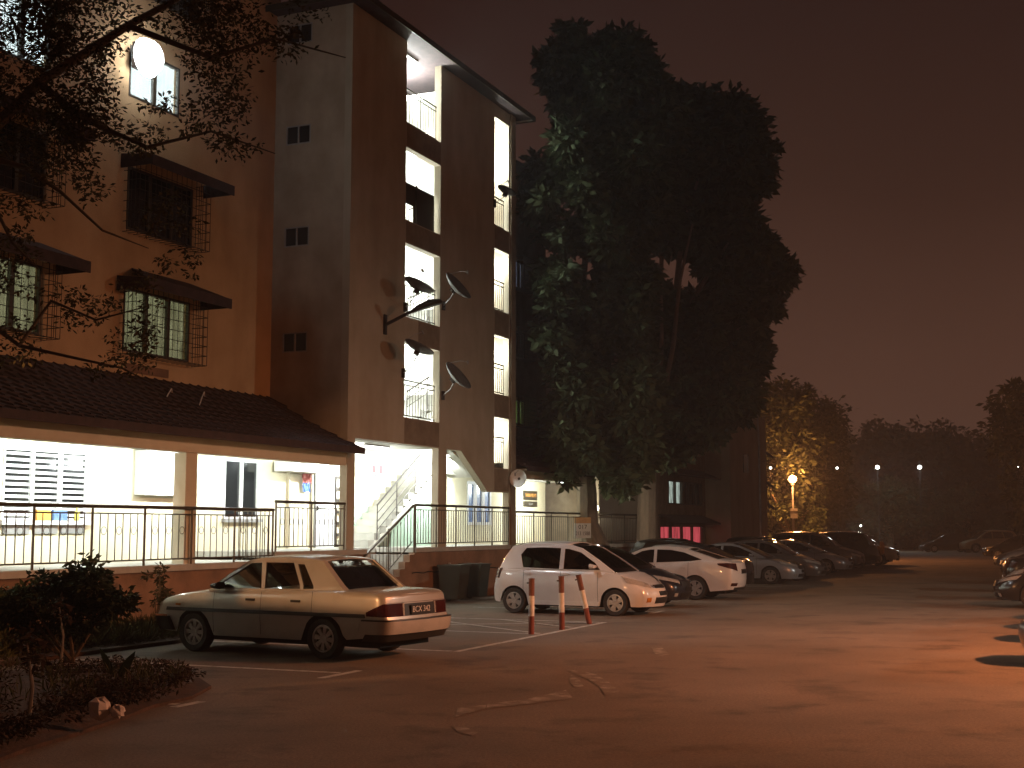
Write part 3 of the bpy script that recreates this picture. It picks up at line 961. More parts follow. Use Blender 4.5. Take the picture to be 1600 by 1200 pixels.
# sloping stair railing
R = bthing('stair_railing', 'sloping brown handrail with balusters on the front stair beside the pale sedan', 'railing', 3.40, 0.0, 0.0)
t = MB(); t.tube([(0, 0, 2.53), (-2.62, 0, 1.38 - 0.16), (-2.7, 0, 1.15)], 0.034, 8); t.build('handrail', 'rail', R)
t = MB(); t.tube([(-0.1, 0, 1.58), (-2.6, 0, 0.22)], 0.016, 6); t.build('bottom_bar', 'rail', R)
t = MB(); t.tube([(0, 0, 1.3), (0, 0, 2.53)], 0.026, 6); t.build('post', 'rail', R)
t = MB(); t.tube([(-1.35, 0, 0.75), (-1.35, 0, 1.92)], 0.022, 6); t.build('post', 'rail', R)
t = MB(); t.tube([(-2.6, 0, 0.0), (-2.6, 0, 1.22)], 0.026, 6); t.build('post', 'rail', R)
t = MB(); t.tube([(0, 0, 0), (0, 0, 0.88)], 0.011, 5); bm_ = t.mesh('baluster', 'rail')
for k in range(13):
    aa = -0.18 * (k + 1)
    link('baluster', bm_, R, (aa, 0, 1.60 + aa * 0.54))
for (z0, z1), lb in zip([LZ[0], LZ[2], LZ[3]], ('topmost lit landing', 'third lit landing from the ground behind two dishes', 'lowest wide lit landing above the lobby')):
    railing('thin dark railing across the ' + lb, 2.82, 4.70, -0.10, z0, 0.98, 2, 5, False, 'railings across the lit stair landings', 0.010, 0.014, zb=0.05)
for (z0, z1), lb in zip(RZ, ('tallest narrow lit opening', 'narrow lit opening second from the top', 'narrow lit opening third from the top', 'lowest narrow lit opening beside the pilaster')):
    railing('thin dark railing across the ' + lb, 8.42, 9.30, -0.10, z0, 0.92, 1, 5, False, 'railings across the lit stair landings', 0.010, 0.014, zb=0.05)

# ------------------------------------------------------------------ tube lights, their light and added fill points
def tube_light(a, b, z, p, label, ln=1.2, col_=WHITE, off=0.16, face=0.8):
    T = bthing('tube_light', label, 'light fitting', a, b, z, 'fluorescent tube lights of the stairs and walkways')
    t = MB(); t.bb(-ln / 2, ln / 2, 0.04, -0.04, -0.05, 0); t.build('housing', 'white', T)
    t = MB(); t.tube([(-ln / 2 + .03, 0, -0.075), (ln / 2 - .03, 0, -0.075)], 0.016, 8); t.build('tube', M_tube, T)
    if face:
        lamp('tube_and_fill_glow', 'AREA', W(a, b, z - off), p * face, col_, 1.2, W(a, b - 1.0, z - off - 0.45), sy=0.12)
    else:
        lamp('tube_and_fill_glow', 'POINT', W(a, b, z - off), p, col_, 0.10)
lamp('tube_and_fill_glow', 'POINT', W(4.6, -1.4, 14.1), 900, WHITE, 0.10)  # added fill points without fittings, brightening landings, lobby and walkway
lamp('tube_and_fill_glow', 'POINT', W(8.9, -0.7, 14.0), 160, WHITE, 0.10)
lamp('tube_and_fill_glow', 'POINT', W(3.0, -1.6, 3.3), 110, WHITE, 0.10)
lamp('tube_and_fill_glow', 'POINT', W(-6.3, -1.5, 3.2), 50, WHITE, 0.10)
lamp('tube_and_fill_glow', 'POINT', W(-2.3, -1.5, 3.2), 50, WHITE, 0.10)
for zz in (5.9, 8.5, 11.1, 13.5):
    lamp('tube_and_fill_glow', 'POINT', W(4.7, -1.5, zz), 230, WHITE, 0.12)
for zz in (4.8, 7.2, 9.9, 13.2):
    lamp('tube_and_fill_glow', 'POINT', W(9.1, -0.45, zz), 75, WHITE, 0.10)  # added fill at the narrow openings, also reaching the tree leaves
M_tube = emit('lit_tube', (0.95, 1.0, 0.98), 12)
for (z0, z1), nm in zip(LZ, ('topmost', 'second', 'third', 'lowest')):
    tube_light(3.6, -0.45, z1 - (0.02 if nm != 'topmost' else 0.02) + (0.25 if nm != 'topmost' else 0.0), 520, 'fluorescent tube on the ceiling of the ' + nm + ' wide landing', off=0.3)
for (z0, z1), nm in zip(RZ, ('tallest narrow', 'second narrow', 'third narrow', 'lowest narrow')):
    tube_light(8.75, -0.45, min(z1 + 0.1, 13.9), 330, 'fluorescent tube beside the ' + nm + ' opening', 0.6, off=0.3)
tube_light(2.3, -0.5, 4.04, 320, 'fluorescent tube on the lobby ceiling near the tower corner', off=0.3)
tube_light(6.1, -0.45, 4.02, 300, 'fluorescent tube on the lobby ceiling behind the middle pillar', off=0.3)
tube_light(8.9, -0.5, 3.44, 110, 'fluorescent tube under the stair landing of the lobby', off=0.2)
tube_light(-8.0, -0.5, 3.56, 200, 'fluorescent tube over the walkway by the louvred window', off=0.22)
tube_light(-4.2, -0.5, 3.56, 165, 'fluorescent tube over the walkway by the white cabinet', off=0.22)
tube_light(-0.9, -0.5, 3.56, 85, 'fluorescent tube over the walkway by the dark two pane window', off=0.22)
tube_light(-13.5, -0.5, 3.56, 200, 'fluorescent tube over the walkway beyond the louvred window', off=0.22)
tube_light(15.2, -0.5, 3.56, 180, 'fluorescent tube over the walkway by the orange lettered board', off=0.22)

# ------------------------------------------------------------------ things on the facade
T = bthing('wall_cabinet', 'large white steel cabinet hanging on the walkway wall beside the cream column', 'cabinet', -4.88, -2.2, 2.62)
t = MB(); t.bb(0, 1.60, 0.28, 0.001, 0, 0.93); t.build('body', 'white', T)
t = MB(); t.bb(0.02, 0.79, 0.30, 0.281, 0.02, 0.91).bb(0.81, 1.58, 0.30, 0.281, 0.02, 0.91); t.build('door', 'white', T)
T = bthing('wall_sign', 'small red and white notice on the white lobby wall', 'sign', 5.0, -2.2, 3.34)
t = MB(); t.bb(0, 0.66, 0.02, 0.001, 0, 0.36); t.build('board', 'white', T)
t = MB(); t.bb(0.04, 0.20, 0.026, 0.021, 0.12, 0.32).bb(0.42, 0.62, 0.026, 0.021, 0.10, 0.34); t.build('red_panel', 'red', T)
t = MB(); t.bb(0.04, 0.30, 0.026, 0.021, 0.03, 0.07).bb(0.38, 0.62, 0.026, 0.021, 0.03, 0.07); t.build('caption_bar', 'black', T)
T = bthing('name_board', 'black board with orange lettering in two rows on the lit walkway wall', 'sign', 15.72, -2.2, 2.68)
t = MB(); t.bb(0, 1.22, 0.04, 0.001, 0.23, 0.56); t.build('board', 'brown', T)
t = MB(); t.bb(0, 1.22, 0.04, 0.001, 0, 0.19); t.build('board', 'brown', T)
text('TAMAN MELATI', 'lettering', 0.17, 'orange', T, (0.61, -0.042, 0.395), (math.pi / 2, 0, 0), w=0.85)
text('PEJABAT', 'lettering', 0.10, 'grey', T, (0.61, -0.042, 0.095), (math.pi / 2, 0, 0))
T = bthing('hanging_cloth', 'dull red and blue cloth hanging beside the white door', 'cloth', 1.36, -2.10, 2.84)
def drape(x0, x1, z0, z1, n=8):
    m = MB(); vs = []; fs = []
    for i in range(n + 1):
        for j in range(4):
            q = i / n
            vs.append((x0 + (x1 - x0) * q + 0.02 * math.sin(j * 2 + i), 0.02 * math.sin(i * 2.1 + j), z0 + (z1 - z0) * j / 3 + 0.02 * math.sin(i * 3)))
    for i in range(n):
        for j in range(3):
            o = i * 4 + j
            fs.append((o, o + 4, o + 5, o + 1))
    m.add(vs, fs)
    return m
drape(0.02, 0.42, 0.22, 0.46).build('upper_cloth', 'clothred', T)
drape(0.04, 0.36, 0.0, 0.23).build('lower_cloth', 'blue', T)
# things behind the louvres
for a, c, lb in ((-7.72, 'orange', 'orange box on the inner sill behind the louvres'), (-7.28, 'blueglass', 'pale blue box on the inner sill behind the louvres'), (-6.62, 'yellow', 'yellow bottle on the inner sill behind the louvres')):
    T = bthing('sill_box' if c != 'yellow' else 'bottle', lb, 'box' if c != 'yellow' else 'bottle', a, -2.13, 2.08)
    t = MB()
    if c == 'yellow': t.lathe([(0, 0), (.05, 0), (.055, .14), (.03, .2), (.02, .26), (0, .26)], 12)
    else: t.bb(0, 0.36, 0.03, -0.03, 0, 0.20)
    t.build('body', c, T)
    t = MB(); t.bb(0.0 if c != 'yellow' else -.02, 0.36 if c != 'yellow' else .02, 0.032 if c != 'yellow' else .02, -0.032 if c != 'yellow' else -.02, 0.20 if c != 'yellow' else .261, 0.215 if c != 'yellow' else .29); t.build('lid', 'white', T)

M['dish'] = mat('dull_dish_paint', (0.13, 0.13, 0.125), 0.6, (0.08, 0.08, 0.075), 8)
def dish(loc, nrm, label, r=0.42, mesh=False, back=None, m='dish', bracket=None):
    D = thing('satellite_dish', label, 'satellite dish', loc, 0, 'satellite dishes on the stair tower' if not mesh else 'satellite dishes on the stair tower')
    nrm = Vector(nrm).normalized()
    q = nrm.to_track_quat('Z', 'Y').to_matrix().to_4x4()
    t = MB()
    prof = [(r * k / 6, 0.32 * r * (k / 6) ** 2) for k in range(1, 7)] + [(r, 0.32 * r + 0.02)] + [(r * k / 6, 0.32 * r * (k / 6) ** 2 - 0.012) for k in range(6, 0, -1)]
    t.lathe(prof, 24)
    o = t.build('reflector', m, D, smooth=True); o.matrix_local = q
    t = MB(); t.tube([(0.0, r * 0.95, 0.28 * r), (0, r * 0.55, 0.95 * r), (0, 0.1, 1.25 * r)], 0.009, 6)
    o = t.build('feed_arm', 'galv', D); o.matrix_local = q
    t = MB(); t.tube([(0, 0.13, 1.30 * r), (0, 0.05, 1.16 * r)], 0.028, 8); o = t.build('receiver', 'grey', D); o.matrix_local = q
    t = MB(); t.box(-0.06, 0.06, -0.07, 0.07, -0.10, 0.0); o = t.build('clamp', 'iron', D); o.matrix_local = q
    if bracket:
        t = MB(); b0 = Vector(bracket) - Vector(loc)
        mid = Vector((b0.x * 0.35, b0.y * 0.35, b0.z * 1.0 + 0.1)) 
        t.tube([(0, 0, -0.06), mid, b0], 0.013, 8); t.build('bracket', 'galv', D)
        t = MB(); t.box(b0.x - .05, b0.x + .05, b0.y - .05, b0.y + .05, b0.z - .12, b0.z + .12); t.build('mount_plate', 'iron', D)
    return D
def onfac(px, py, b=0.0):
    """the point of the facade plane b seen at a pixel"""
    d = at(px, py, 1.0) - Vector((0, 0, CH))
    C0 = Vector((0, 0, CH))
    t_ = (b - (C0 - A0).dot(N)) / d.dot(N)
    return C0 + d * t_
sat = (0.30, -0.30, 0.9)
dish(onfac(652, 452, 0.75), (0.42, 0.10, 0.9), 'thin grey dish seen edge on before the third wide landing', 0.40, bracket=onfac(633, 480, 0.02))
dish(onfac(652, 549, 0.75), (0.42, 0.10, 0.9), 'thin grey dish seen edge on before the lowest wide landing', 0.40, bracket=onfac(630, 583, 0.02))
dish(onfac(710, 452, 0.75), (0.72, -0.28, 0.62), 'larger translucent grey dish with twin receivers beside the third landing', 0.46, bracket=onfac(693, 478, 0.02))
dish(onfac(710, 592, 0.75), (0.72, -0.28, 0.62), 'larger grey dish with a curved arm beside the lowest wide landing', 0.46, bracket=onfac(692, 618, 0.02))
dish(onfac(790, 302, 0.45), (0.42, 0.1, 0.9), 'small dark dish on the edge of the tallest narrow opening', 0.30, m='iron', bracket=onfac(773, 318, 0.02))
T = dish(onfac(811, 748, 0.30), (-0.35, -0.9, 0.1), 'round pale dish on the far side of the tower pilaster', 0.27, m='white', bracket=onfac(803, 752, 0.02))
# unlit street lamp bracketed to the tower
T = bthing('street_lamp', 'unlit grey street lamp on a short arm fixed to the tower wall', 'street lamp', 1.72, 0.0, 7.0)
t = MB(); t.bb(-0.06, 0.06, 0.05, 0.001, -0.25, 0.25); t.build('mount_plate', 'iron', T)
t = MB(); t.tube([(0, -0.05, 0.0), (0, -0.75, 0.28)], 0.045, 8); t.build('arm', 'iron', T)
t = MB()
hv = [(-0.75, 0.05, 0.26), (-0.95, 0.10, 0.34), (-1.30, 0.14, 0.44), (-1.55, 0.10, 0.47), (-1.62, 0.03, 0.46)]
vs, fs = [], []
for (y, w_, z_) in hv:
    vs += [(-w_, y, z_), (-w_ * .7, y, z_ + w_ * .7), (w_ * .7, y, z_ + w_ * .7), (w_, y, z_), (w_ * .6, y, z_ - w_ * .5), (-w_ * .6, y, z_ - w_ * .5)]
for i in range(4):
    for k in range(6):
        k2 = (k + 1) % 6
        fs.append((i * 6 + k, (i + 1) * 6 + k, (i + 1) * 6 + k2, i * 6 + k2))
fs += [tuple(range(6)), tuple(range(24, 30))[::-1]]
t.add(vs, fs); t.build('lamp_head', 'iron', T, smooth=True)
# flood light high on the wing
T = thing('flood_light', 'glaring white flood light high on the ochre wall among the branches', 'flood light', LF, ROT)
t = MB(); t.box(-0.28, 0.28, -0.02, 0.14, -0.28, 0.28); t.build('housing', 'iron', T)
t = MB(); t.lathe([(0.0, -0.30), (0.18, -0.28), (0.33, -0.18), (0.42, 0.0)], 20, 'y', 0, -0.021, 0); t.build('lens', emit('flood_glow', (0.95, 0.98, 1.0), 25), T, smooth=True)
t = MB(); t.tube([(0, 0.14, 0), (0, 0.45, 0.0)], 0.03, 6); t.build('bracket', 'iron', T)
# wall globe by the dim walkway
T = thing('globe_lamp', 'small round warm globe lamp beside the tree trunk', 'lamp', W(16.95, 0.02, 2.62), ROT)
t = MB(); t.lathe([(0, -.14), (.08, -.12), (.14, -.05), (.15, 0), (.14, .05), (.08, .12), (0, .14)], 16); t.build('globe', emit('globe_glow', (1.0, 0.86, 0.62), 9), T, smooth=True)
t = MB(); t.bb(-0.05, 0.05, 0.0, -0.12, -0.17, -0.13).bb(-0.03, 0.30, -0.08, -0.12, -0.20, -0.17); t.build('bracket', 'iron', T)
lamp('globe_light', 'POINT', W(16.7, 0.30, 2.62), 110, (1.0, 0.90, 0.72), 0.1)
# white pipes standing in for glints on the walkway roof
for k, (p, q) in enumerate((((268, 611), (254, 637)), ((319, 616), (310, 641)), ((225, 641), (209, 669)), ((286, 650), (266, 682)))):
    T = thing('roof_glint_pipe', 'thin pale pipe standing in for a glint on the dark walkway roof, %s' % ('upper left of four', 'upper right of four', 'lower left of four', 'lower right of four')[k], 'pipe', (0, 0, 0), 0, 'pale pipes standing in for glints on the walkway roof')
    b_ = -1.35 if k < 2 else -0.45
    P0, P1 = onfac(p[0], p[1], b_ - 0.25), onfac(q[0], q[1], b_ + 0.25)
    T.location = P0
    d_ = P1 - P0
    t = MB(); t.tube([(0, 0, 0.05), (d_.x * .4, d_.y * .4, d_.z * .4 + 0.07), (d_.x, d_.y, d_.z + 0.04)], 0.014, 6); t.build('pipe', 'white', T)
    t = MB(); t.tube([(0, 0, 0.05), (0.02, 0.1, -0.25)], 0.01, 5); t.build('stay', 'galv', T)

# ------------------------------------------------------------------ second block further along
B2 = bthing('apartment_block', 'farther dim block of flats with a pink lit window behind the parked cars', 'block of flats', 25.2, -0.5)
def part2(mb, name, m):
    return mb.build(name, m, B2)
def r2(a0, a1, z0, z1): return rect(a0 - 25.2, a1 - 25.2, z0, z1)
hs2 = [r2(26.3, 33.0, 1.0, 2.02), r2(27.6, 33.0, 2.95, 3.98)]
m_ = MB(); m_.prism(r2(25.2, 33.6, 0, 9.0), hs2, lambda u, v, d: (u, -d, v), 0, -0.2); part2(m_, 'wall', 'stain_shade')
m_ = MB(); m_.box(0, 0.15, 0.201, 6.5, 0, 9.0); part2(m_, 'wall', 'wall')
m_ = MB(); m_.box(8.4, 16.1, -1.2, 6.5, 0, 7.6); part2(m_, 'tower_wall', 'wall')
m_ = MB(); m_.box(0, 8.6, -.4, 7, 9.01, 9.2); part2(m_, 'roof', 'tile')
def win2(a0, a1, z0, z1, n, mats):
    f = MB(); w = (a1 - a0) / n
    f.prism(r2(a0, a1, z0, z1), [r2(a0 + k * w + .06, a0 + (k + 1) * w - .06, z0 + .05, z1 - .05) for k in range(n)], lambda u, v, d: (u, -d, v), 0.02, -0.08)
    wd = part2(f, 'window', 'brown')
    for k in range(n):
        p_ = MB(); p_.box(a0 + k * w + .06 - 25.2, a0 + (k + 1) * w - .06 - 25.2, 0.10, 0.12, z0 + .05, z1 - .05)
        p_.build('pane', mats[k], wd)
win2(26.3, 33.0, 1.0, 2.02, 4, ['lit_pink'] * 4)
win2(27.6, 33.0, 2.95, 3.98, 5, ['lit_cool', 'lit_cool', 'darkglass', 'darkglass', 'darkglass'])
for z, a0, a1 in ((2.15, 25.9, 33.3), (4.2, 26.8, 33.4)):
    t = MB(); t.add([(a0 - 25.2 + .3, -0.001, z + .35), (a1 - 25.2 - .3, -0.001, z + .35), (a1 - 25.2, -0.8, z), (a0 - 25.2, -0.8, z), (a0 - 25.2 + .3, -0.001, z + .27), (a1 - 25.2 - .3, -0.001, z + .27), (a1 - 25.2, -0.8, z - .08), (a0 - 25.2, -0.8, z - .08)],
                    [(0, 3, 2, 1), (4, 5, 6, 7), (0, 1, 5, 4), (1, 2, 6, 5), (2, 3, 7, 6), (3, 0, 4, 7)]); part2(t, 'window_canopy', 'tile')
for z in (4.6, 7.0):
    t = MB(); t.box(11.0, 12.0, -1.201, -1.23, z, z + 0.9); part2(t, 'window', 'darkglass')

# ================================================================== CARS
def lerp(a, b, t): return a + (b - a) * t
def poly(pts, x):
    if x <= pts[0][0]: return pts[0][1]
    for (x0, y0), (x1, y1) in zip(pts, pts[1:]):
        if x <= x1:
            return lerp(y0, y1, (x - x0) / max(1e-6, x1 - x0))
    return pts[-1][1]
def smoothpoly(pts, x, r=0.10):
    return (poly(pts, x - r) + 2 * poly(pts, x - r / 2) + 2 * poly(pts, x) + 2 * poly(pts, x + r / 2) + poly(pts, x + r)) / 8
PAINTS = {}
def paint(name, c, metal=0.3, rough=0.35, dirt=0.0):
    if name not in PAINTS:
        c2 = tuple(q * (1 - 0.35 * dirt) for q in c)
        PAINTS[name] = mat(name, c, rough, c2, 3.5, 0.02, 8, metal=metal, coat=0.7, lo=0.45, hi=0.75)
    return PAINTS[name]
WHEELS = {}
def wheel_meshes(r, spokes, w=0.19):
    k = (round(r, 3), spokes)
    if k in WHEELS: return WHEELS[k]
    ri = r * 0.66
    t = MB()
    prof = [(ri, -w / 2 + .01), (r * .93, -w / 2), (r, -w / 2 + .03), (r, w / 2 - .03), (r * .93, w / 2), (ri, w / 2 - .01), (ri, w / 2 - .05), (ri - .02, -w / 2 + .02)]
    t.lathe(prof, 32, 'y'); ty = t.mesh('tyre', 'rubber', True, 40)
    t = MB()
    t.lathe([(ri, w / 2 - .015), (ri - .025, w / 2 - .012), (ri - .03, w / 2 - .06), (ri - .03, -w / 2 + .03)], 32, 'y')
    t.lathe([(0.0, w / 2 - .022), (.05, w / 2 - .022), (.062, w / 2 - .03), (.062, w / 2 - .07)], 20, 'y')
    for s_ in range(spokes):
        an = 2 * math.pi * s_ / spokes + math.pi / 2
        c, q = math.cos(an), math.sin(an)
        hw = ri * (0.34 if spokes <= 5 else 0.20)
        pts = [(.04, -hw * .55), (ri - .02, -hw), (ri - .02, hw), (.04, hw * .55)]
        def mp(u, v, y): return (u * c - v * q, y, u * q + v * c)
        t.prism(pts, [], lambda u, v, d: mp(u, v, d), w / 2 - .055, w / 2 - .028)
    ri_m = t.mesh('rim', 'alloy', True, 30)
    t = MB(); t.lathe([(0, w / 2 - .075), (ri - .03, w / 2 - .075)], 24, 'y'); dm = t.mesh('brake_disc', 'dark')
    WHEELS[k] = (ty, ri_m, dm)
    return WHEELS[k]

class Car:
    """x forward, y left, z up; root on the ground under the middle of the wheelbase"""
    def __init__(s, P):
        s.P = P
        s.L, s.Wd, s.H, s.wb, s.r = P['L'], P['W'], P['H'], P['wb'], P['r']
        s.xf = s.wb / 2 + P['fo']; s.xr = -(s.L - s.xf)
        s.arch = P.get('arch', 1.17) * s.r
    def zt(s, x): return smoothpoly(s.P['top'], x, 0.06)
    def zb(s, x):
        z = s.P.get('sill', 0.20)
        if x > s.wb / 2: z = lerp(z, s.P.get('fb', z + .02), (x - s.wb / 2) / (s.xf - s.wb / 2))
        if x < -s.wb / 2: z = lerp(z, s.P.get('rb', z + .04), (-s.wb / 2 - x) / (-s.xr - s.wb / 2))
        for c in (-s.wb / 2, s.wb / 2):
            d = abs(x - c)
            if d < s.arch:
                z = max(z, s.r + math.sqrt(s.arch ** 2 - d * d) * 0.97)
        return z
    def endx(s, z, front):
        pr = s.P['nose'] if front else s.P['tail']
        return poly(pr, z)
    def plan(s, sx):
        """half-width factor at normalised length 0..1"""
        d = min(sx, 1 - sx) * s.L
        f = sx > 0.5
        R = s.P.get('cf' if f else 'crr', 0.35)
        m = s.P.get('wf' if f else 'wr', 0.80)
        t_ = 1.0
        if d < R:
            q = 1 - d / R
            t_ = m + (1 - m) * math.sqrt(max(0, 1 - q ** 2.4))
        bow = 1 - 0.05 * ((sx - 0.5) * 2) ** 2
        return t_ * bow
    def side_k(s, z, zt):
        """tumblehome of the lower body"""
        t_ = (z - 0.2) / max(0.05, zt - 0.2)
        if t_ < 0.5: return lerp(0.955, 1.0, max(0, t_) / 0.5)
        return lerp(1.0, s.P.get('shoulder', 0.955), ((t_ - 0.5) / 0.5) ** 2)
    def pt(s, sx, z, off=0.0):
        x0 = lerp(s.xr, s.xf, sx)
        zt = s.zt(x0)
        x = x0
        if sx < 0.16: x = x0 + s.endx(z, False) * (1 - sx / 0.16)
        if sx > 0.84: x = x0 - s.endx(z, True) * (1 - (1 - sx) / 0.16)
        y = s.Wd / 2 * s.plan(sx) * s.side_k(z, zt)
        return x, y + off
    def body(s, parent, m):
        S = [i / 76 for i in range(77)]
        S = sorted(set(S + [0.004, 0.010, 0.02, 0.03, 0.97, 0.98, 0.99, 0.996]))
        rows = []
        for sx in S:
            x0 = lerp(s.xr, s.xf, sx)
            zt, zb = s.zt(x0), s.zb(x0)
            edge = min(1, min(sx, 1 - sx) * s.L / 0.10)
            zt2 = zt - 0.035 * (1 - edge)
            ring = []
            for q in (0, .18, .36, .54, .70, .84, .94):
                z = lerp(zb, zt2, q)
                x, y = s.pt(sx, z)
                ring.append((x, y, z))
            x, y = s.pt(sx, zt2)
            ring.append((x, y * 0.975, zt2 - 0.004))
            ring.append((x, y * 0.90, zt2 + 0.010))
            ring.append((x, y * 0.55, zt2 + 0.026))
            ring.append((x, 0, zt2 + 0.032))
            rows.append(ring)
        K = len(rows[0])
        mb = MB()
        for sg in (1, -1):
            vs = [(x, y * sg, z) for r_ in rows for x, y, z in r_]
            fs = []
            for i in range(len(rows) - 1):
                for j in range(K - 1):
                    o = i * K + j
                    fs.append((o, o + 1, o + K + 1, o + K) if sg > 0 else (o, o + K, o + K + 1, o + 1))
            mb.add(vs, fs)
        for e_ in (rows[0], rows[-1]):        # end caps, gently bowed
            fr = e_ is rows[-1]
            vs = []
            nn = 8
            for j in range(K):
                x, y, z = e_[j]
                for i in range(nn + 1):
                    t_ = 1 - 2 * i / nn
                    bow = s.P.get('bow', 0.07) * (1 - t_ * t_) * (1 if fr else -1) * (1 if j < K - 3 else 0.6)
                    vs.append((x + bow, y * t_, z))
            fs = []
            for j in range(K - 1):
                for i in range(nn):
                    o = j * (nn + 1) + i
                    fs.append((o, o + 1, o + nn + 2, o + nn + 1))
            mb.add(vs, fs)
        o = mb.build('body', m, parent, smooth=True, angle=38)
        md = o.modifiers.new('weld', 'WELD'); md.merge_threshold = 0.002
        return o
    def path(s, z, front):
        """plan outline from the middle of the end cap round the corner and along the side"""
        pts = []
        sx0 = 1.0 if front else 0.0
        xe, ye = s.pt(sx0, z)
        for i in range(9):
            t_ = i / 8
            pts.append((xe + s.P.get('bow', 0.07) * (1 - t_ * t_) * (1 if front else -1), ye * t_))
        for i in range(1, 60):
            d = i * 0.02 / s.L
            pts.append(s.pt(sx0 - d if front else sx0 + d, z))
        return pts
    def sample(s, z, front, dist, off):
        p = s.path(z, front)
        acc = 0
        for (x0, y0), (x1, y1) in zip(p, p[1:]):
            l = math.hypot(x1 - x0, y1 - y0)
            if acc + l >= dist or (x1, y1) == p[-1]:
                t_ = (dist - acc) / max(l, 1e-6)
                nx_, ny_ = (y1 - y0) / max(l, 1e-6), -(x1 - x0) / max(l, 1e-6)
                if front: pass
                else: nx_, ny_ = -abs(nx_), -(x1 - x0) / max(l, 1e-6) * -1
                if front: nx_, ny_ = abs(nx_), abs(ny_)
                else: nx_, ny_ = -abs(nx_), abs(ny_)
                return x0 + (x1 - x0) * t_ + nx_ * off, y0 + (y1 - y0) * t_ + ny_ * off
            acc += l
        return p[-1]
    def band(s, name, m, parent, front, d0, d1, z0, z1, off=0.008, sides=(1, -1), z0b=None, z1b=None, n=10, full=False, thick=0.02):
        """a lamp, grille or bumper wrapped on the end of the body; d measured from the centre line round the corner"""
        out = []
        rng_ = [(sg,) for sg in sides]
        if full: rng_ = [(0,)]
        for (sg,) in rng_:
            mb = MB(); vs = []; fs = []
            cols_ = []
            if full:
                ds = [lerp(-d1, d1, i / (2 * n)) for i in range(2 * n + 1)]
            else:
                ds = [lerp(d0, d1, i / n) for i in range(n + 1)]
            for d in ds:
                q = (abs(d) - (0 if full else d0)) / max(1e-6, d1 - (0 if full else d0))
                za = lerp(z0, z0b if z0b is not None else z0, q)
                zc = lerp(z1, z1b if z1b is not None else z1, q)
                c = []
                for i, (zz, of) in enumerate(((za, off - thick), (za, off), (lerp(za, zc, .5), off), (zc, off), (zc, off - thick))):
                    x, y = s.sample(zz, front, abs(d), of)
                    sgn = (1 if d >= 0 else -1) if full else sg
                    c.append((x, y * sgn, zz))
                cols_.append(c)
            for c in cols_: vs += c
            K = 5
            for i in range(len(cols_) - 1):
                for j in range(K - 1):
                    o = i * K + j
                    fs.append((o, o + 1, o + K + 1, o + K))
            fs.append((0, 1, 2, 3, 4)); o = (len(cols_) - 1) * K; fs.append((o, o + 4, o + 3, o + 2, o + 1))
            mb.add(vs, fs)
            out.append(mb.build(name, m, parent, smooth=True, angle=50))
        return out
    def strip(s, name, m, parent, x0, x1, z0, z1, off=0.006, sides=(1, -1), zf=None, thick=0.012):
        out = []
        for sg in sides:
            mb = MB(); vs = []; fs = []
            n = max(2, int(abs(x1 - x0) / 0.08))
            for i in range(n + 1):
                x = lerp(x0, x1, i / n)
                sx = (x - s.xr) / s.L
                dz = zf(x) if zf else 0
                for zz, of in ((z0 + dz, off - thick), (z0 + dz, off), (z1 + dz, off), (z1 + dz, off - thick)):
                    xx, y = s.pt(sx, zz, of)
                    vs.append((xx, y * sg, zz))
            for i in range(n):
                for j in range(3):
                    o = i * 4 + j
                    fs.append((o, o + 1, o + 5, o + 4))
            fs += [(0, 1, 2, 3), (n * 4, n * 4 + 3, n * 4 + 2, n * 4 + 1)]
            mb.add(vs, fs)
            out.append(mb.build(name, m, parent))
        return out
    def yg(s, x, z):
        b0 = s.P['ghz0']
        t_ = (z - b0) / (s.H - b0)
        yb = s.Wd / 2 * s.P.get('ghb', 0.925)
        yr = s.Wd / 2 * s.P.get('ght', 0.70)
        k = 1 - 0.05 * (x / (s.L / 2)) ** 2
        return lerp(yb, yr, max(-.2, t_) ** 1.25 if t_ > 0 else 0) * k
    def greenhouse(s, parent, m, glass, cheap=False):
        G = s.P['gh']         # outline of the side: front base, roof points..., rear base (x, z) going front to back over the top
        wins = s.P['wins']
        base = [(x, s.P['ghz0'] - 0.03) for x, z in (G[-1], G[0])]
        outline = [(G[0][0], s.P['ghz0'] - 0.03)] + G + [(G[-1][0], s.P['ghz0'] - 0.03)]
        for sg in (1, -1):
            mb = MB()
            mb.prism(outline, [w_ for w_ in wins], lambda u, v, d: (u, (s.yg(u, v) - d) * sg, v), 0.0, 0.035)
            mb.build('side_frame', m, parent)
            for w_ in wins:
                gb = MB(); gb.prism(w_, [], lambda u, v, d: (u, (s.yg(u, v) - d) * sg, v), 0.016, 0.020)
                gb.build('side_window', glass, parent)
        # cross surfaces
        kf, kr = s.P['roof0'], s.P['roof1']    # indices in G where the roof starts and ends
        def cross(seg, name, mt, yin0, yin1, crown, bowx, inset=0.0):
            mb = MB(); vs = []; fs = []
            n = 10
            for (x, z) in seg:
                y = s.yg(x, z) - 0.001
                for i in range(n + 1):
                    t_ = 1 - 2 * i / n
                    tt = lerp(1, -1, i / n)
                    vs.append((x + bowx * (1 - tt * tt), y * tt * yin0, z + crown * (1 - tt * tt) + inset))
            for j in range(len(seg) - 1):
                for i in range(n):
                    o = j * (n + 1) + i
                    fs.append((o, o + 1, o + n + 2, o + n + 1))
            mb.add(vs, fs)
            o_ = mb.build(name, mt, parent, smooth=True, angle=60)
            if name != 'x':
                md = o_.modifiers.new('t', 'SOLIDIFY'); md.thickness = 0.012; md.offset = 0
            return o_
        def dens(seg, k=3):
            out = []
            for p, q in zip(seg, seg[1:]):
                for i in range(k): out.append((lerp(p[0], q[0], i / k), lerp(p[1], q[1], i / k)))
            return out + [seg[-1]]
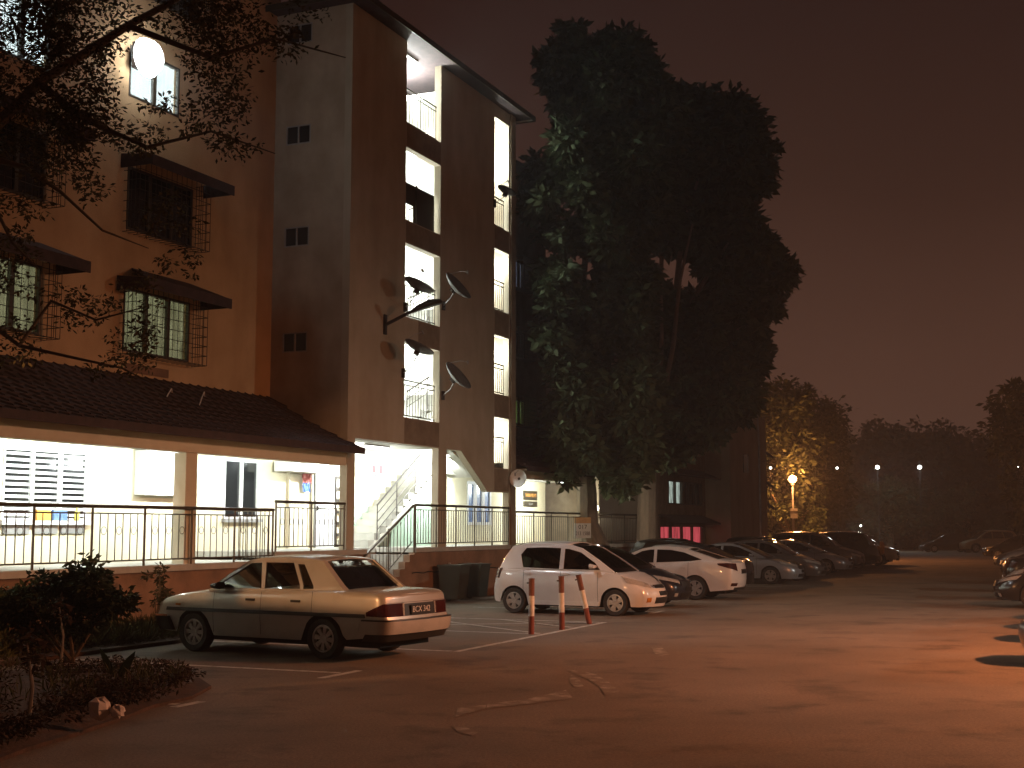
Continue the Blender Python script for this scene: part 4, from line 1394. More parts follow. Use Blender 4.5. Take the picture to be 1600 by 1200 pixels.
        cr_ = s.P.get('crown', 0.05)
        cross(dens(G[:kf + 1]), 'windscreen', glass, 0.955, 1, 0.0, 0.07)
        cross(dens(G[kf:kr + 1]), 'roof_panel', m, 1.0, 1, cr_, 0.0)
        cross(dens(G[kr:]), 'rear_window', glass, s.P.get('rwin', 0.93), 1, 0.0, -0.05)
        # frames of the screens
        for seg, bx, yin in ((G[:kf + 1], 0.07, 0.955), (G[kr:], -0.05, s.P.get('rwin', 0.93))):
            for sg in (1, -1):
                mb = MB(); vs = []; fs = []
                for (x, z) in seg:
                    y = s.yg(x, z)
                    y2 = y * yin - 0.012
                    tt = y2 / y
                    vs += [(x, y * sg, z), (x + bx * (1 - tt * tt) + (0.006 if bx > 0 else -0.006), y2 * sg, z + 0.004)]
                for i in range(len(seg) - 1):
                    fs.append((2 * i, 2 * i + 1, 2 * i + 3, 2 * i + 2))
                mb.add(vs, fs); o_ = mb.build('pillar', m, parent)
                md = o_.modifiers.new('t', 'SOLIDIFY'); md.thickness = 0.014; md.offset = 0
    def cabin(s, parent):
        G = s.P['gh']
        zf = 0.35
        mb = MB(); w_ = s.Wd / 2 - 0.24
        mb.box(s.xr + .25, s.xf - .3, -w_, w_, 0.17, s.P['ghz0'] - 0.22)
        mb.box(G[-1][0] + .1, G[0][0] - .35, -w_ - .10, w_ + .10, 0.24 + s.r * 1.9, s.P['ghz0'] - 0.12) if False else None
        mb.build('underbody', 'dark', parent)
        x0 = s.P.get('seatx', 0.0)
        z0 = s.P['ghz0'] - 0.20
        for y in (0.36, -0.36):
            mb = MB()
            mb.prism([(x0 + .05, z0), (x0 - .16, s.P['ghz0'] + .24), (x0 - .26, s.P['ghz0'] + .24), (x0 - .12, z0)], [], lambda u, v, d: (u, d, v), y - .22, y + .22)
            mb.prism([(x0 - .16, s.P['ghz0'] + .27), (x0 - .18, s.P['ghz0'] + .41), (x0 - .26, s.P['ghz0'] + .41), (x0 - .25, s.P['ghz0'] + .27)], [], lambda u, v, d: (u, d, v), y - .12, y + .12)
            mb.build('seat', 'seat', parent)
        x1 = x0 - 0.85
        mb = MB(); mb.prism([(x1 + .1, z0), (x1 - .08, s.P['ghz0'] + .18), (x1 - .2, s.P['ghz0'] + .18), (x1 - .1, z0)], [], lambda u, v, d: (u, d, v), -.58, .58); mb.build('rear_seat', 'seat', parent)
        mb = MB(); mb.box(x0 + .62, x0 + .95, -w_, w_, z0, s.P['ghz0'] + .03); mb.build('dashboard', 'seat', parent)
        ys = -0.36
        mb = MB(); mb.tube([(x0 + .55 + .06 * math.cos(k * math.pi / 8), ys + .18 * math.sin(k * math.pi / 8), s.P['ghz0'] + .05 + .17 * math.cos(k * math.pi / 8)) for k in range(17)], 0.014, 5, caps=False); mb.build('steering_wheel', 'trim', parent)
    def wheels(s, parent, spokes=5, steer=0.0):
        ty, rm, dm = wheel_meshes(s.r, spokes)
        for x in (s.wb / 2, -s.wb / 2):
            for sg in (1, -1):
                wh = bpy.data.objects.new('wheel', ty)
                wh.name = 'wheel'
                col.objects.link(wh); wh.parent = parent
                wh.location = (x, sg * (s.Wd / 2 - 0.115), s.r)
                rz = (0 if sg > 0 else math.pi) + (steer if x > 0 else 0)
                wh.rotation_euler = (0, random.uniform(0, 1.2), rz)
                link('rim', rm, wh); link('brake_disc', dm, wh)
    def mirrors(s, parent, m, x, z):
        for sg in (1, -1):
            y = s.yg(x, z) * sg
            mb = MB()
            prof = [(0.0, .03), (.03, .05), (.12, .06), (.18, .05), (.20, .02)]
            vs, fs = [], []
            for (d, h) in prof:
                yy = y + sg * d
                vs += [(x - .05, yy, z - h * .8), (x + .05, yy, z - h * .6), (x + .06, yy, z + h * .5), (x - .05, yy, z + h)]
            for i in range(4):
                for k in range(4):
                    k2 = (k + 1) % 4
                    fs.append((i * 4 + k, (i + 1) * 4 + k, (i + 1) * 4 + k2, i * 4 + k2))
            fs += [(0, 1, 2, 3), (16, 19, 18, 17)]
            mb.add(vs, fs); mb.build('mirror', m, parent, smooth=True, angle=60)
    def seams(s, parent, xs, z0=0.30):
        for x in xs:
            for sg in (1, -1):
                mb = MB(); vs = []; fs = []
                n = 8
                zt = s.zt(x) - 0.01
                for i in range(n + 1):
                    z = lerp(z0, zt, i / n)
                    sx = (x - s.xr) / s.L
                    xx, y = s.pt(sx, z, 0.0018)
                    vs += [(xx - .004, y * sg, z), (xx + .004, y * sg, z)]
                for i in range(n): fs.append((2 * i, 2 * i + 1, 2 * i + 3, 2 * i + 2))
                mb.add(vs, fs); mb.build('door_seam', 'trim', parent)
    def handle(s, parent, xs, z, m='trim'):
        for x in xs:
            for sg in (1, -1):
                xx, y = s.pt((x - s.xr) / s.L, z)
                mb = MB(); mb.box(xx - .08, xx + .08, y * sg - .012, y * sg + .022 * sg, z - .016, z + .016); mb.build('door_handle', m, parent)

def make_car(label, P, loc, th, scale=1.0, group='cars parked nose or tail to the road', name='parked_car', pnt='trim', glass='carglass_dark', spokes=5, extra=None, detail=True, cat='car', steer=0.0):
    T = thing(name, label, cat, loc, th, group)
    T.scale = (scale,) * 3
    c = Car(P)
    c.body(T, pnt)
    c.greenhouse(T, pnt, glass)
    c.cabin(T)
    c.wheels(T, spokes, steer)
    if detail:
        c.mirrors(T, P.get('mirmat', pnt), P['mir'][0], P['mir'][1])
        c.seams(T, P['seams'])
        c.handle(T, P['handles'], P['hz'], P.get('hmat', pnt))
        c.strip('window_seal', 'trim', T, P['gh'][-1][0] + .25, P['gh'][0][0] - .15, 0, 0.001, off=0.001) if False else None
    if extra: extra(c, T)
    return T, c

# --- boxy eighties saloon
SAGA = dict(L=4.22, W=1.655, H=1.37, wb=2.38, r=0.285, fo=0.78, sill=0.25, fb=0.30, rb=0.34, arch=1.20,
            top=[(-2.25, .905), (-1.92, .925), (-1.30, .935), (0.9, .875), (1.15, .865), (1.60, .81), (1.93, .74), (2.05, .70)],
            nose=[(0.2, .14), (.40, .02), (.52, .0), (.60, .02), (.75, .08)], tail=[(0.2, .12), (.42, .0), (.56, .0), (.60, .05), (.92, .08)],
            cf=.16, crr=.16, wf=.90, wr=.90, bow=0.05, shoulder=.965,
            ghz0=.895, ghb=.915, ght=.72, crown=.035,
            gh=[(0.95, .895), (.62, 1.12), (.28, 1.325), (.10, 1.352), (-.35, 1.365), (-.90, 1.345), (-1.03, 1.315), (-1.42, .99), (-1.52, .92)], roof0=2, roof1=6, rwin=.90,
            wins=[[(.80, .93), (.74, 1.0), (.26, 1.285), (.06, 1.295), (-.04, .935)], [(-.10, .935), (-.02, 1.30), (-.52, 1.30), (-.72, 1.0), (-.73, .945)], [(-.79, .945), (-.78, 1.0), (-.60, 1.285), (-.72, 1.28), (-.96, .99), (-.97, .95)]],
            seatx=.02, mir=(.70, .96), seams=[.80, -.09, -1.0], handles=[.10, -.72], hz=.78, mirmat='trim', hmat='trim')
def saga_x(c, T):
    c.strip('side_moulding', 'trim', T, -1.92, 1.75, .585, .635, off=.014)
    c.band('bumper', 'sagapaint2', T, False, 0, 1.15, .37, .55, off=.045, full=True, n=16, thick=.07)
    c.band('bumper_strip', 'trim', T, False, 0, 1.12, .545, .565, off=.052, full=True, n=16, thick=.04)
    c.band('bumper_skirt', 'trim', T, False, 0, 1.05, .27, .368, off=.02, full=True, n=16, thick=.05)
    c.band('bumper', 'trim', T, True, 0, 1.05, .30, .50, off=.05, full=True, n=16, thick=.07)
    c.band('bumper_strip', 'chrome', T, True, 0, 1.05, .50, .525, off=.056, full=True, n=16, thick=.05)
    c.band('garnish', 'plate', T, False, 0, .36, .60, .765, off=.012, full=True)
    c.band('taillight', 'lensred', T, False, .37, .745, .60, .775, off=.014, z0b=.60, z1b=.775)
    c.band('taillight_wrap', 'lensred', T, False, .75, 1.02, .60, .775, off=.014, z0b=.61, z1b=.66)
    c.band('reverse_lens', 'lensclear', T, False, .365, .40, .61, .77, off=.017)
    c.band('headlight', 'lensclear', T, True, .42, .80, .555, .70, off=.01)
    c.band('grille', 'trim', T, True, 0, .40, .555, .69, off=.01, full=True)
    c.band('boot_seam', 'trim', T, False, 0, .70, .78, .785, off=.002, full=True)
    pl = MB(); x, y = c.sample(.68, False, 0, .024); pl.box(x - .006, x, -.24, .24, .615, .745); o = pl.build('number_plate', 'plate', T)
    text('BCX 342', 'plate_number', .115, 'platetext', T, (x - .009, 0, .68), (math.pi / 2, 0, -math.pi / 2), .001)
    mb = MB(); mb.tube([(-1.9, -.35, .30), (-2.16, -.35, .28)], .025, 8); mb.build('exhaust', 'galv', T)
    mb = MB(); mb.tube([(c.xf - 1.12, .69, .90), (c.xf - 1.12, .69, .91)], .02, 6); mb.build('aerial_base', 'trim', T)
    mb = MB(); mb.box(-1.75, -1.69, -.05, .05, .958, .975); mb.build('boot_badge', 'chrome', T)
    for sg in (1, -1):
        mb = MB(); mb.box(1.45, 1.53, sg * .815 - .01, sg * .815 + .01, .66, .69); mb.build('side_indicator', 'lensamber', T)
    # wiper
    mb = MB(); mb.tube([(.92, -.2, .92), (.78, .35, 1.02)], .008, 5); mb.build('wiper', 'trim', T)
M['sagapaint'] = paint('champagne_car_paint', (0.46, 0.45, 0.42), 0.25, 0.36, .5)
M['sagapaint2'] = paint('champagne_bumper', (0.44, 0.42, 0.38), 0.1, 0.45, .5)
def wh(x, y): return Vector((x, y, 0))
SAGA_T = make_car('old pale champagne sedan parked nose to the wall, its rear plate reading BCX 342', SAGA, wh(-3.49, 21.16), 2.615, 1.085, pnt='sagapaint', glass='tintglass', spokes=8, extra=saga_x)

# --- small white hatchback
MYVI = dict(L=3.74, W=1.665, H=1.55, wb=2.44, r=0.285, fo=0.72, sill=0.21, fb=0.20, rb=0.26, arch=1.20,
            top=[(-1.95, .98), (-1.5, .985), (-.6, .965), (.4, .945), (.95, .945), (1.35, .89), (1.70, .78), (1.88, .66), (1.95, .62)],
            nose=[(.15, .08), (.35, .0), (.45, .0), (.60, .05), (.72, .16), (.9, .3)], tail=[(.2, .04), (.45, 0), (.6, .02), (1.0, .10)],
            cf=.55, crr=.35, wf=.60, wr=.82, bow=0.13, shoulder=.945,
            ghz0=.95, ghb=.925, ght=.74, crown=.05,
            gh=[(1.18, .93), (.78, 1.20), (.38, 1.44), (.10, 1.52), (-.40, 1.55), (-1.0, 1.53), (-1.32, 1.48), (-1.50, 1.22), (-1.62, .97)], roof0=3, roof1=6, rwin=.84,
            wins=[[(.86, .985), (.74, 1.13), (.38, 1.36), (.08, 1.435), (-.02, 1.44), (-.02, .995)], [(-.12, .995), (-.12, 1.45), (-.55, 1.465), (-.98, 1.45), (-1.10, 1.30), (-1.02, 1.02)]],
            seatx=.05, mir=(.72, 1.06), seams=[.82, -.07, -.98], handles=[.05, -.88], hz=.88)
def myvi_x(c, T):
    c.band('headlight', 'lensclear', T, True, .42, .95, .60, .70, off=.010, z0b=.72, z1b=.86)
    c.band('grille', 'trim', T, True, 0, .30, .60, .67, off=.010, full=True)
    c.band('grille_bar', 'chrome', T, True, 0, .30, .625, .64, off=.016, full=True)
    c.band('air_intake', 'trim', T, True, 0, .36, .27, .40, off=.010, full=True)
    c.band('fog_lamp', 'lensamber', T, True, .50, .64, .30, .40, off=.010)
    c.band('taillight', 'lensred', T, False, .60, .86, .78, 1.00, off=.012)
    c.band('number_plate', 'plate', T, True, 0, .21, .44, .53, off=.020, full=True)
    c.strip('sill_skirt', 'white', T, -.84, .84, .205, .30, off=.014)
    c.band('rear_bumper_lip', 'trim', T, False, 0, .7, .25, .30, off=.008, full=True)
M['whitepaint'] = paint('white_car_paint', (0.74, 0.73, 0.71), 0.0, 0.3, .25)
make_car('small white hatchback parked nose out behind the three striped posts', MYVI, wh(1.52, 30.60), -.46, 1.02, pnt='whitepaint', spokes=5, extra=myvi_x)

# --- generic modern saloon and variants
SEDAN = dict(L=4.35, W=1.70, H=1.46, wb=2.55, r=0.30, fo=0.82, sill=0.20, fb=0.19, rb=0.28, arch=1.17,
             top=[(-2.3, .98), (-1.9, 1.03), (-1.45, 1.035), (-.6, .99), (.8, .95), (1.25, .90), (1.75, .76), (2.05, .62), (2.15, .58)],
             nose=[(.15, .08), (.35, .0), (.50, .0), (.65, .06), (.8, .22)], tail=[(.2, .06), (.5, 0), (.75, .02), (1.03, .12)],
             cf=.55, crr=.40, wf=.62, wr=.78, bow=0.13, shoulder=.94,
             ghz0=.96, ghb=.915, ght=.68, crown=.05,
             gh=[(1.12, .94), (.70, 1.18), (.28, 1.39), (.0, 1.445), (-.35, 1.46), (-.80, 1.43), (-1.08, 1.37), (-1.45, 1.16), (-1.72, 1.02)], roof0=3, roof1=6, rwin=.86,
             wins=[[(.78, .99), (.64, 1.12), (.26, 1.33), (.02, 1.37), (-.08, 1.375), (-.10, 1.005)], [(-.18, 1.005), (-.16, 1.38), (-.62, 1.375), (-.95, 1.30), (-1.20, 1.14), (-1.12, 1.04)]],
             seatx=.0, mir=(.66, 1.06), seams=[.80, -.14, -1.05], handles=[.02, -.92], hz=.87)
def sedan_x(c, T):
    c.band('headlight', 'lensclear', T, True, .42, .98, .58, .68, off=.010, z0b=.70, z1b=.80)
    c.band('grille', 'trim', T, True, 0, .38, .52, .64, off=.010, full=True)
    c.band('grille_bar', 'chrome', T, True, 0, .38, .645, .66, off=.014, full=True)
    c.band('air_intake', 'trim', T, True, 0, .42, .25, .36, off=.010, full=True)
    c.band('fog_lamp', 'lensclear', T, True, .56, .68, .28, .36, off=.012)
    c.band('number_plate', 'plate', T, True, 0, .24, .40, .50, off=.018, full=True)
    c.band('taillight', 'lensred', T, False, .46, .98, .76, .92, off=.012)
CIVIC = dict(SEDAN, L=4.55, W=1.78, H=1.42, wb=2.68, r=.315, fo=.85,
             top=[(-2.4, 1.02), (-2.0, 1.075), (-1.6, 1.06), (-.6, .97), (.8, .92), (1.4, .86), (2.0, .70), (2.2, .60)],
             gh=[(1.15, .92), (.70, 1.15), (.20, 1.36), (-.05, 1.405), (-.40, 1.42), (-.80, 1.39), (-1.10, 1.34), (-1.60, 1.18), (-1.98, 1.06)], roof0=3, roof1=6, rwin=.84,
             wins=[[(.75, .96), (.62, 1.09), (.20, 1.30), (-.02, 1.34), (-.14, 1.345), (-.16, .99)], [(-.24, .995), (-.22, 1.345), (-.62, 1.335), (-1.0, 1.27), (-1.52, 1.08), (-1.20, 1.035)]],
             tail=[(.2, .10), (.45, 0), (.80, .0), (1.03, .05)], seams=[.80, -.2, -1.15], handles=[-.05, -1.0], hz=.86, wr=.86, crr=.30)
def civic_x(c, T):
    c.band('taillight', 'lensred', T, False, .52, .86, .78, .98, off=.014, z0b=.86, z1b=1.00)
    c.band('taillight_hook', 'lensred', T, False, .86, 1.12, .86, 1.00, off=.014, z0b=.94, z1b=.985)
    c.band('reflector', 'lensred', T, False, .52, .80, .38, .46, off=.012)
    c.band('diffuser', 'trim', T, False, 0, .60, .27, .34, off=.008, full=True)
    c.band('number_plate', 'plate', T, False, 0, .25, .70, .82, off=.012, full=True)
    c.band('headlight', 'lensclear', T, True, .42, .98, .58, .66, off=.010, z0b=.70, z1b=.76)
    c.band('spoiler', 'whitepaint', T, False, 0, .72, 1.035, 1.06, off=.03, full=True)
COUPE = dict(SEDAN, L=4.40, W=1.72, H=1.38, fo=.86,
             top=[(-2.3, .90), (-1.8, .95), (-.6, .93), (.7, .90), (1.3, .82), (1.9, .66), (2.2, .55)], ghz0=.92,
             gh=[(1.10, .90), (.62, 1.12), (.15, 1.31), (-.10, 1.36), (-.40, 1.38), (-.75, 1.35), (-1.0, 1.29), (-1.45, 1.10), (-1.8, .94)],
             wins=[[(.72, .95), (.58, 1.08), (.14, 1.26), (-.10, 1.30), (-.40, 1.31), (-.42, .96)], [(-.50, .96), (-.48, 1.31), (-.75, 1.28), (-1.2, 1.08), (-1.1, .98)]], mir=(.62, .99), hz=.80)
HATCH = dict(MYVI)
SUV = dict(SEDAN, L=4.5, W=1.80, H=1.72, wb=2.62, r=.35, fo=.85, sill=.30, fb=.30, rb=.36,
           top=[(-2.3, 1.08), (-1.5, 1.10), (.8, 1.06), (1.3, 1.02), (1.9, .88), (2.15, .78)], ghz0=1.06,
           gh=[(1.20, 1.04), (.82, 1.32), (.45, 1.58), (.15, 1.67), (-.5, 1.71), (-1.3, 1.68), (-1.72, 1.62), (-1.90, 1.36), (-2.02, 1.10)],
           wins=[[(.88, 1.09), (.74, 1.28), (.42, 1.52), (.12, 1.60), (.0, 1.60), (.0, 1.10)], [(-.08, 1.10), (-.08, 1.61), (-.78, 1.61), (-.92, 1.12)], [(-1.0, 1.13), (-.88, 1.60), (-1.50, 1.57), (-1.70, 1.40), (-1.62, 1.16)]],
           mir=(.78, 1.2), hz=1.0, nose=[(.2, .05), (.4, 0), (.8, .04), (1.0, .15)], tail=[(.3, .04), (.5, 0), (1.1, .06)])
M['navypaint'] = paint('dark_blue_car_paint', (0.022, 0.026, 0.040), 0.3, 0.28, .2)
M['blackpaint'] = paint('black_car_paint', (0.012, 0.012, 0.013), 0.2, 0.25, .2)
M['silverpaint'] = paint('silver_car_paint', (0.46, 0.50, 0.55), 0.55, 0.32, .2)
M['greypaint'] = paint('grey_car_paint', (0.16, 0.15, 0.15), 0.5, 0.32, .2)
M['maroonpaint'] = paint('maroon_car_paint', (0.06, 0.012, 0.014), 0.3, 0.3, .2)
M['beigepaint'] = paint('beige_car_paint', (0.42, 0.36, 0.24), 0.2, 0.35, .3)
TH_OUT = math.atan2(N.y, N.x)        # nose towards the road
TH_IN = TH_OUT + math.pi
def row(label, P, a, front_b, out=True, pnt='blackpaint', extra=sedan_x, dth=0.0, scale=1.0, **k):
    L, fo, wb = P['L'], P['fo'], P['wb']
    off = (wb / 2 + fo) if out else (L - wb / 2 - fo)
    p = W(a, front_b - off * scale)
    return make_car(label, P, p, (TH_OUT if out else TH_IN) + dth, scale, pnt=pnt, extra=extra, **k)
row('dark blue sedan parked nose out between the white hatchback and the white fastback', SEDAN, 4.9, 6.75, True, 'navypaint')
row('white fastback sedan parked tail out with hooked red taillights', CIVIC, 8.9, 7.15, False, 'whitepaint', civic_x)
row('black sedan parked tail out just beyond the white fastback', SEDAN, 12.3, 6.6, False, 'blackpaint')
row('black hatchback parked nose out between the black sedan and the silver coupe', HATCH, 15.2, 5.6, True, 'blackpaint', myvi_x)
row('low silver blue coupe parked nose out with a lit front wheel', COUPE, 19.4, 6.7, True, 'silverpaint')
row('long dark sedan with a glinting roof just beyond the silver coupe', SEDAN, 22.6, 6.9, True, 'greypaint')
row('dark hatchback half hidden behind the long dark sedan', HATCH, 26.0, 5.9, True, 'blackpaint', myvi_x)
row('silver sedan with a glinting roof and wide front wheel arch, farther down the row', COUPE, 30.5, 6.6, True, 'silverpaint')
row('dark sport utility car nose out beyond the silver sedan', SUV, 35.0, 6.4, True, 'greypaint')
T_, c_ = row('black sport utility car with an orange round spare cover, near the end of the row', SUV, 39.0, 6.6, False, 'blackpaint')
mb = MB(); x_, y_ = c_.sample(.95, False, 0, .0); mb.lathe([(0, -.16), (.26, -.16), (.33, -.10), (.34, 0)], 24, 'x', x_, 0, .95); mb.build('spare_wheel_cover', 'orange', T_, smooth=True)
row('pale beige pickup like utility car with a light roof at the end of the row', SUV, 44.0, 6.8, True, 'beigepaint', sedan_x)
# --- right hand row: noses towards the lane
RA = [(-5.7, 'maroonpaint', SEDAN, 'maroon sedan'), (-1.9, 'greypaint', SEDAN, 'grey sedan'), (0.9, 'blackpaint', HATCH, 'black hatchback'), (3.6, 'greypaint', SEDAN, 'grey saloon')]
GR = 'cars parked along the right side of the lane'
for a, pm, P, nm in RA:
    off = P['wb'] / 2 + P['fo']
    p = W(a, 15.05 + off)
    make_car(nm + ' just outside the right edge of the view', P, p, TH_IN, 1.0, pnt=pm, extra=None, group=GR, detail=False)
RB = [(8.2, 14.25, 'blackpaint', SEDAN, True, 'nearest dark glossy sedan of the right hand row, partly cut by the picture edge'),
      (12.0, 14.2, 'maroonpaint', HATCH, True, 'maroon hatchback second in the right hand row'),
      (16.5, 14.0, 'blackpaint', SEDAN, False, 'black sedan tail out third in the right hand row with red lamps'),
      (22.0, 13.9, 'greypaint', SUV, True, 'grey sport utility car fourth in the right hand row'),
      (29.0, 13.2, 'blackpaint', SEDAN, True, 'black sedan fifth in the right hand row'),
      (38.0, 12.4, 'silverpaint', SEDAN, True, 'silver sedan sixth in the right hand row'),
      (60.0, 10.4, 'blackpaint', SEDAN, True, 'last dark sedan of the right hand row, with two glinting lamps')]
for a, fb, pm, P, nose, lb in RB:
    off = (P['wb'] / 2 + P['fo']) if nose else (P['L'] - P['wb'] / 2 - P['fo'])
    make_car(lb, P, W(a, fb - 0.4 + off), TH_IN if nose else TH_OUT, 1.0, pnt=pm, extra=sedan_x if P is not HATCH else myvi_x, group=GR)
make_car('small yellowish van standing alone across the far end of the lane', SUV, at(1545, 850, 103), math.pi, 1.0, pnt='beigepaint', extra=None, group='cars at the far end of the lane', cat='van', detail=False).__class__
make_car('small dark car beside the yellowish van at the far end of the lane', SEDAN, at(1480, 850, 104), math.pi, 1.0, pnt='blackpaint', extra=None, group='cars at the far end of the lane', detail=False)
for o in list(bpy.data.objects):
    if o.get("category") in ("car", "van") and o.parent is None: o.location.z = 0.0

# ================================================================== STRIPED POSTS
def post(loc, lean, label, h=1.0):
    T = thing('striped_post', label, 'bollard', loc, 0, 'striped red and white posts at the bay edge')
    T.rotation_euler = lean
    for z0, z1, m in ((0, .33, 'postred'), (.33, .70, 'postwhite'), (.70, 1.0, 'postred2')):
        t = MB(); t.tube([(0, 0, z0 * h), (0, 0, z1 * h)], .055, 14); t.build('band', m, T, smooth=True)
    t = MB(); t.lathe([(.055, h), (.060, h + .001), (.060, h + .015), (0, h + .02)], 14); t.build('cap', 'postred2', T)
    t = MB(); t.tube([(0, 0, h * .93), (-.09, 0, h * .93)], .014, 6); t.build('hook', 'iron', T)
    return T
M['postred'] = mat('worn_red_post_paint', (0.22, 0.05, 0.03), .6, (.20, .05, .03), 12)
M['postred2'] = mat('faded_brown_red_post_paint', (0.20, 0.06, 0.03), .6, (.12, .05, .03), 12)
M['postwhite'] = mat('worn_white_post_paint', (0.85, 0.82, 0.76), .6, (.68, .64, .58), 9)
post(gnd(830, 991), (0, 0.01, 0), 'upright striped post nearest the camera')
post(gnd(878, 984), (0, -0.01, .4), 'upright striped post, middle of the three')
post(gnd(921, 975), (0.05, -0.22, 0), 'striped post leaning to the left, farthest of the three')

# bins against the plinth
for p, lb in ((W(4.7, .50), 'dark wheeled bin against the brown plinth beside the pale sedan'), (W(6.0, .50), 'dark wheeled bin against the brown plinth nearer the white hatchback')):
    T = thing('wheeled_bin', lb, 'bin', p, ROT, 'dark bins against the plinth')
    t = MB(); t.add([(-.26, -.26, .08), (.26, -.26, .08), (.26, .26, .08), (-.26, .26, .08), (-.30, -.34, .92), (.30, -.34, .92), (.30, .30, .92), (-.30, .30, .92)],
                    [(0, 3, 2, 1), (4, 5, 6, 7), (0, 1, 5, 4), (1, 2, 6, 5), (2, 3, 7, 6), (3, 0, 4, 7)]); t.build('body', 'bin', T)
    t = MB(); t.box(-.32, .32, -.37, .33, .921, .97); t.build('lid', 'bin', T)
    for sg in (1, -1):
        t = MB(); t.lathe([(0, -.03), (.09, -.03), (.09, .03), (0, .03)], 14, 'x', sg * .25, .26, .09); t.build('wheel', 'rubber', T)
T = thing('drain_pipe', 'grey drain pipe on the plinth between the two dark bins', 'pipe', W(5.35, .06), ROT)
t = MB(); t.tube([(0, 0, 0), (0, 0, 1.0)], .04, 8); t.build('pipe', 'pvc', T)
t = MB(); t.box(-.06, .06, -.04, .05, .72, .76); t.build('clip', 'galv', T)

# ================================================================== LAMP POSTS
def lamp_post(loc, h, head, label, glow, arm=0.0, r=0.07, globe=None, g='street lamps'):
    T = thing('street_lamp', label, 'street lamp', (loc[0], loc[1], loc[2] if len(loc) > 2 else 0), 0, g)
    t = MB(); t.tube([(0, 0, 0), (0, 0, h * .5), (0, 0, h)], [r, r * .8, r * .55], 10); t.build('pole', 'dark' if 'white' in g else 'galv', T)
    if globe:
        t = MB(); t.lathe([(0, -globe), (globe * .6, -globe * .8), (globe * .95, -globe * .3), (globe, 0), (globe * .8, globe * .6), (0, globe)], 18, 'z', 0, 0, h + globe); t.build('globe', glow, T, smooth=True)
        t = MB(); t.lathe([(0, 0), (globe * .5, 0), (globe * .4, .1), (0, .1)], 10, 'z', 0, 0, h - .08); t.build('collar', 'iron', T)
    else:
        hd = Vector(head) - Vector(T.location)
        t = MB(); t.tube([(0, 0, h), (hd.x * .4, hd.y * .4, h + .15), (hd.x * .9, hd.y * .9, hd.z + .16)], .035, 8); t.build('arm', 'galv', T)
        t = MB(); t.box(hd.x - .35, hd.x + .35, hd.y - .16, hd.y + .16, hd.z + .14, hd.z + .26); t.build('lamp_head', 'grey', T)
        t = MB(); t.box(hd.x - .25, hd.x + .25, hd.y - .12, hd.y + .12, hd.z + .125, hd.z + .139); t.build('lens', glow, T)
    return T
M['sodium_glow'] = emit('sodium_lens', (1.0, 0.45, 0.12), 30)
M['sodium_globe'] = emit('sodium_globe', (1.0, 0.46, 0.13), 3.2)
M['far_white'] = emit('far_white_lens', (0.95, 0.98, 0.9), 12)
lamp_post((17.6, 18.4, 0), 7.6, LA, 'tall sodium street lamp beyond the right edge of the view', 'sodium_glow')
lamp_post((-10.2, 12.0, 0), 3.6, LB, 'sodium street lamp beyond the left edge of the view', 'sodium_glow')
pl = at(1238, 748, 80)
lamp_post((pl.x, pl.y, 0), pl.z - .3, None, 'glowing orange globe street lamp before the dark hill', 'sodium_globe', globe=.27, r=.08)
lamp('sodium_light', 'POINT', (pl.x, pl.y - .50, pl.z + .1), 3600, SODIUM, .3)
T = thing('junction_box', 'small grey box strapped to the glowing lamp pole', 'box', (pl.x, pl.y - .14, pl.z - 2.1), 0)
t = MB(); t.box(-.22, .22, -.12, .05, -.3, .3); t.build('case', 'galv', T)
t = MB(); t.box(-.22, .22, -.14, -.121, .1, .14); t.build('strap', 'iron', T)
for (px, py, Y, r_, nm) in ((1204, 733, 79, .09, 'small white hillside lamp left of the orange globe'), (1255, 733, 94, .06, 'faint hillside lamp just right of the orange globe'), (1308, 733, 94, .10, 'small white hillside lamp in the middle of the hill'),
                        (1371, 733, 108, .20, 'bright white hillside lamp, the left one of the two brightest'), (1437, 733, 108, .20, 'bright white hillside lamp, the right one of the two brightest'), (1345, 823, 108, .09, 'small white lamp low above the end of the parked row'), (1591, 730, 74, .03, 'faintest hillside lamp by the right hand tree')):
    p = at(px, py, Y)
    h0 = 0 if Y < 115 else hillz(p.x, p.y)
    if p.z - h0 < 2: h0 = p.z - 4.5
    lamp_post((p.x, p.y - (0.0), h0), p.z - h0, None, nm, 'far_white', globe=r_ * .8, r=.035, g='small white lamps on the dark hill')
lamp('hill_light', 'POINT', at(1371, 738, 107.3), 160, WHITE, .4)
lamp('hill_light', 'POINT', at(1437, 738, 107.3), 160, WHITE, .4)
lamp('hill_light', 'POINT', at(1345, 818, 107.3), 150, WHITE, .2)
# antenna pole with small dishes
pp = at(1186, 700, 62)
T = thing('antenna_pole', 'tall thin pale pole carrying small aerial dishes beyond the parked cars', 'pole', (pp.x, pp.y, 0), 0)
t = MB(); t.tube([(0, 0, 0), (0, 0, 6.0), (-.15, 0, 9.6)], [.07, .05, .03], 8); t.build('pole', 'galv', T)
for z in (9.3, 5.3, 3.9, 2.9):
    t = MB(); t.lathe([(.02, 0), (.18, .03), (.30, .09), (.30, .10), (.18, .045), (.02, .015)], 14); o = t.build('dish', 'galv', T, smooth=True)
    o.location = (.42, 0, z); o.rotation_euler = (.3, .7, 0)
    t = MB(); t.tube([(0, 0, z - .3), (.25, 0, z - .25), (.42, 0, z)], .018, 5); t.build('dish_arm', 'galv', T)
    t = MB(); t.tube([(.42, 0, z), (.68, 0, z + .42)], .014, 5); t.build('feed', 'galv', T)

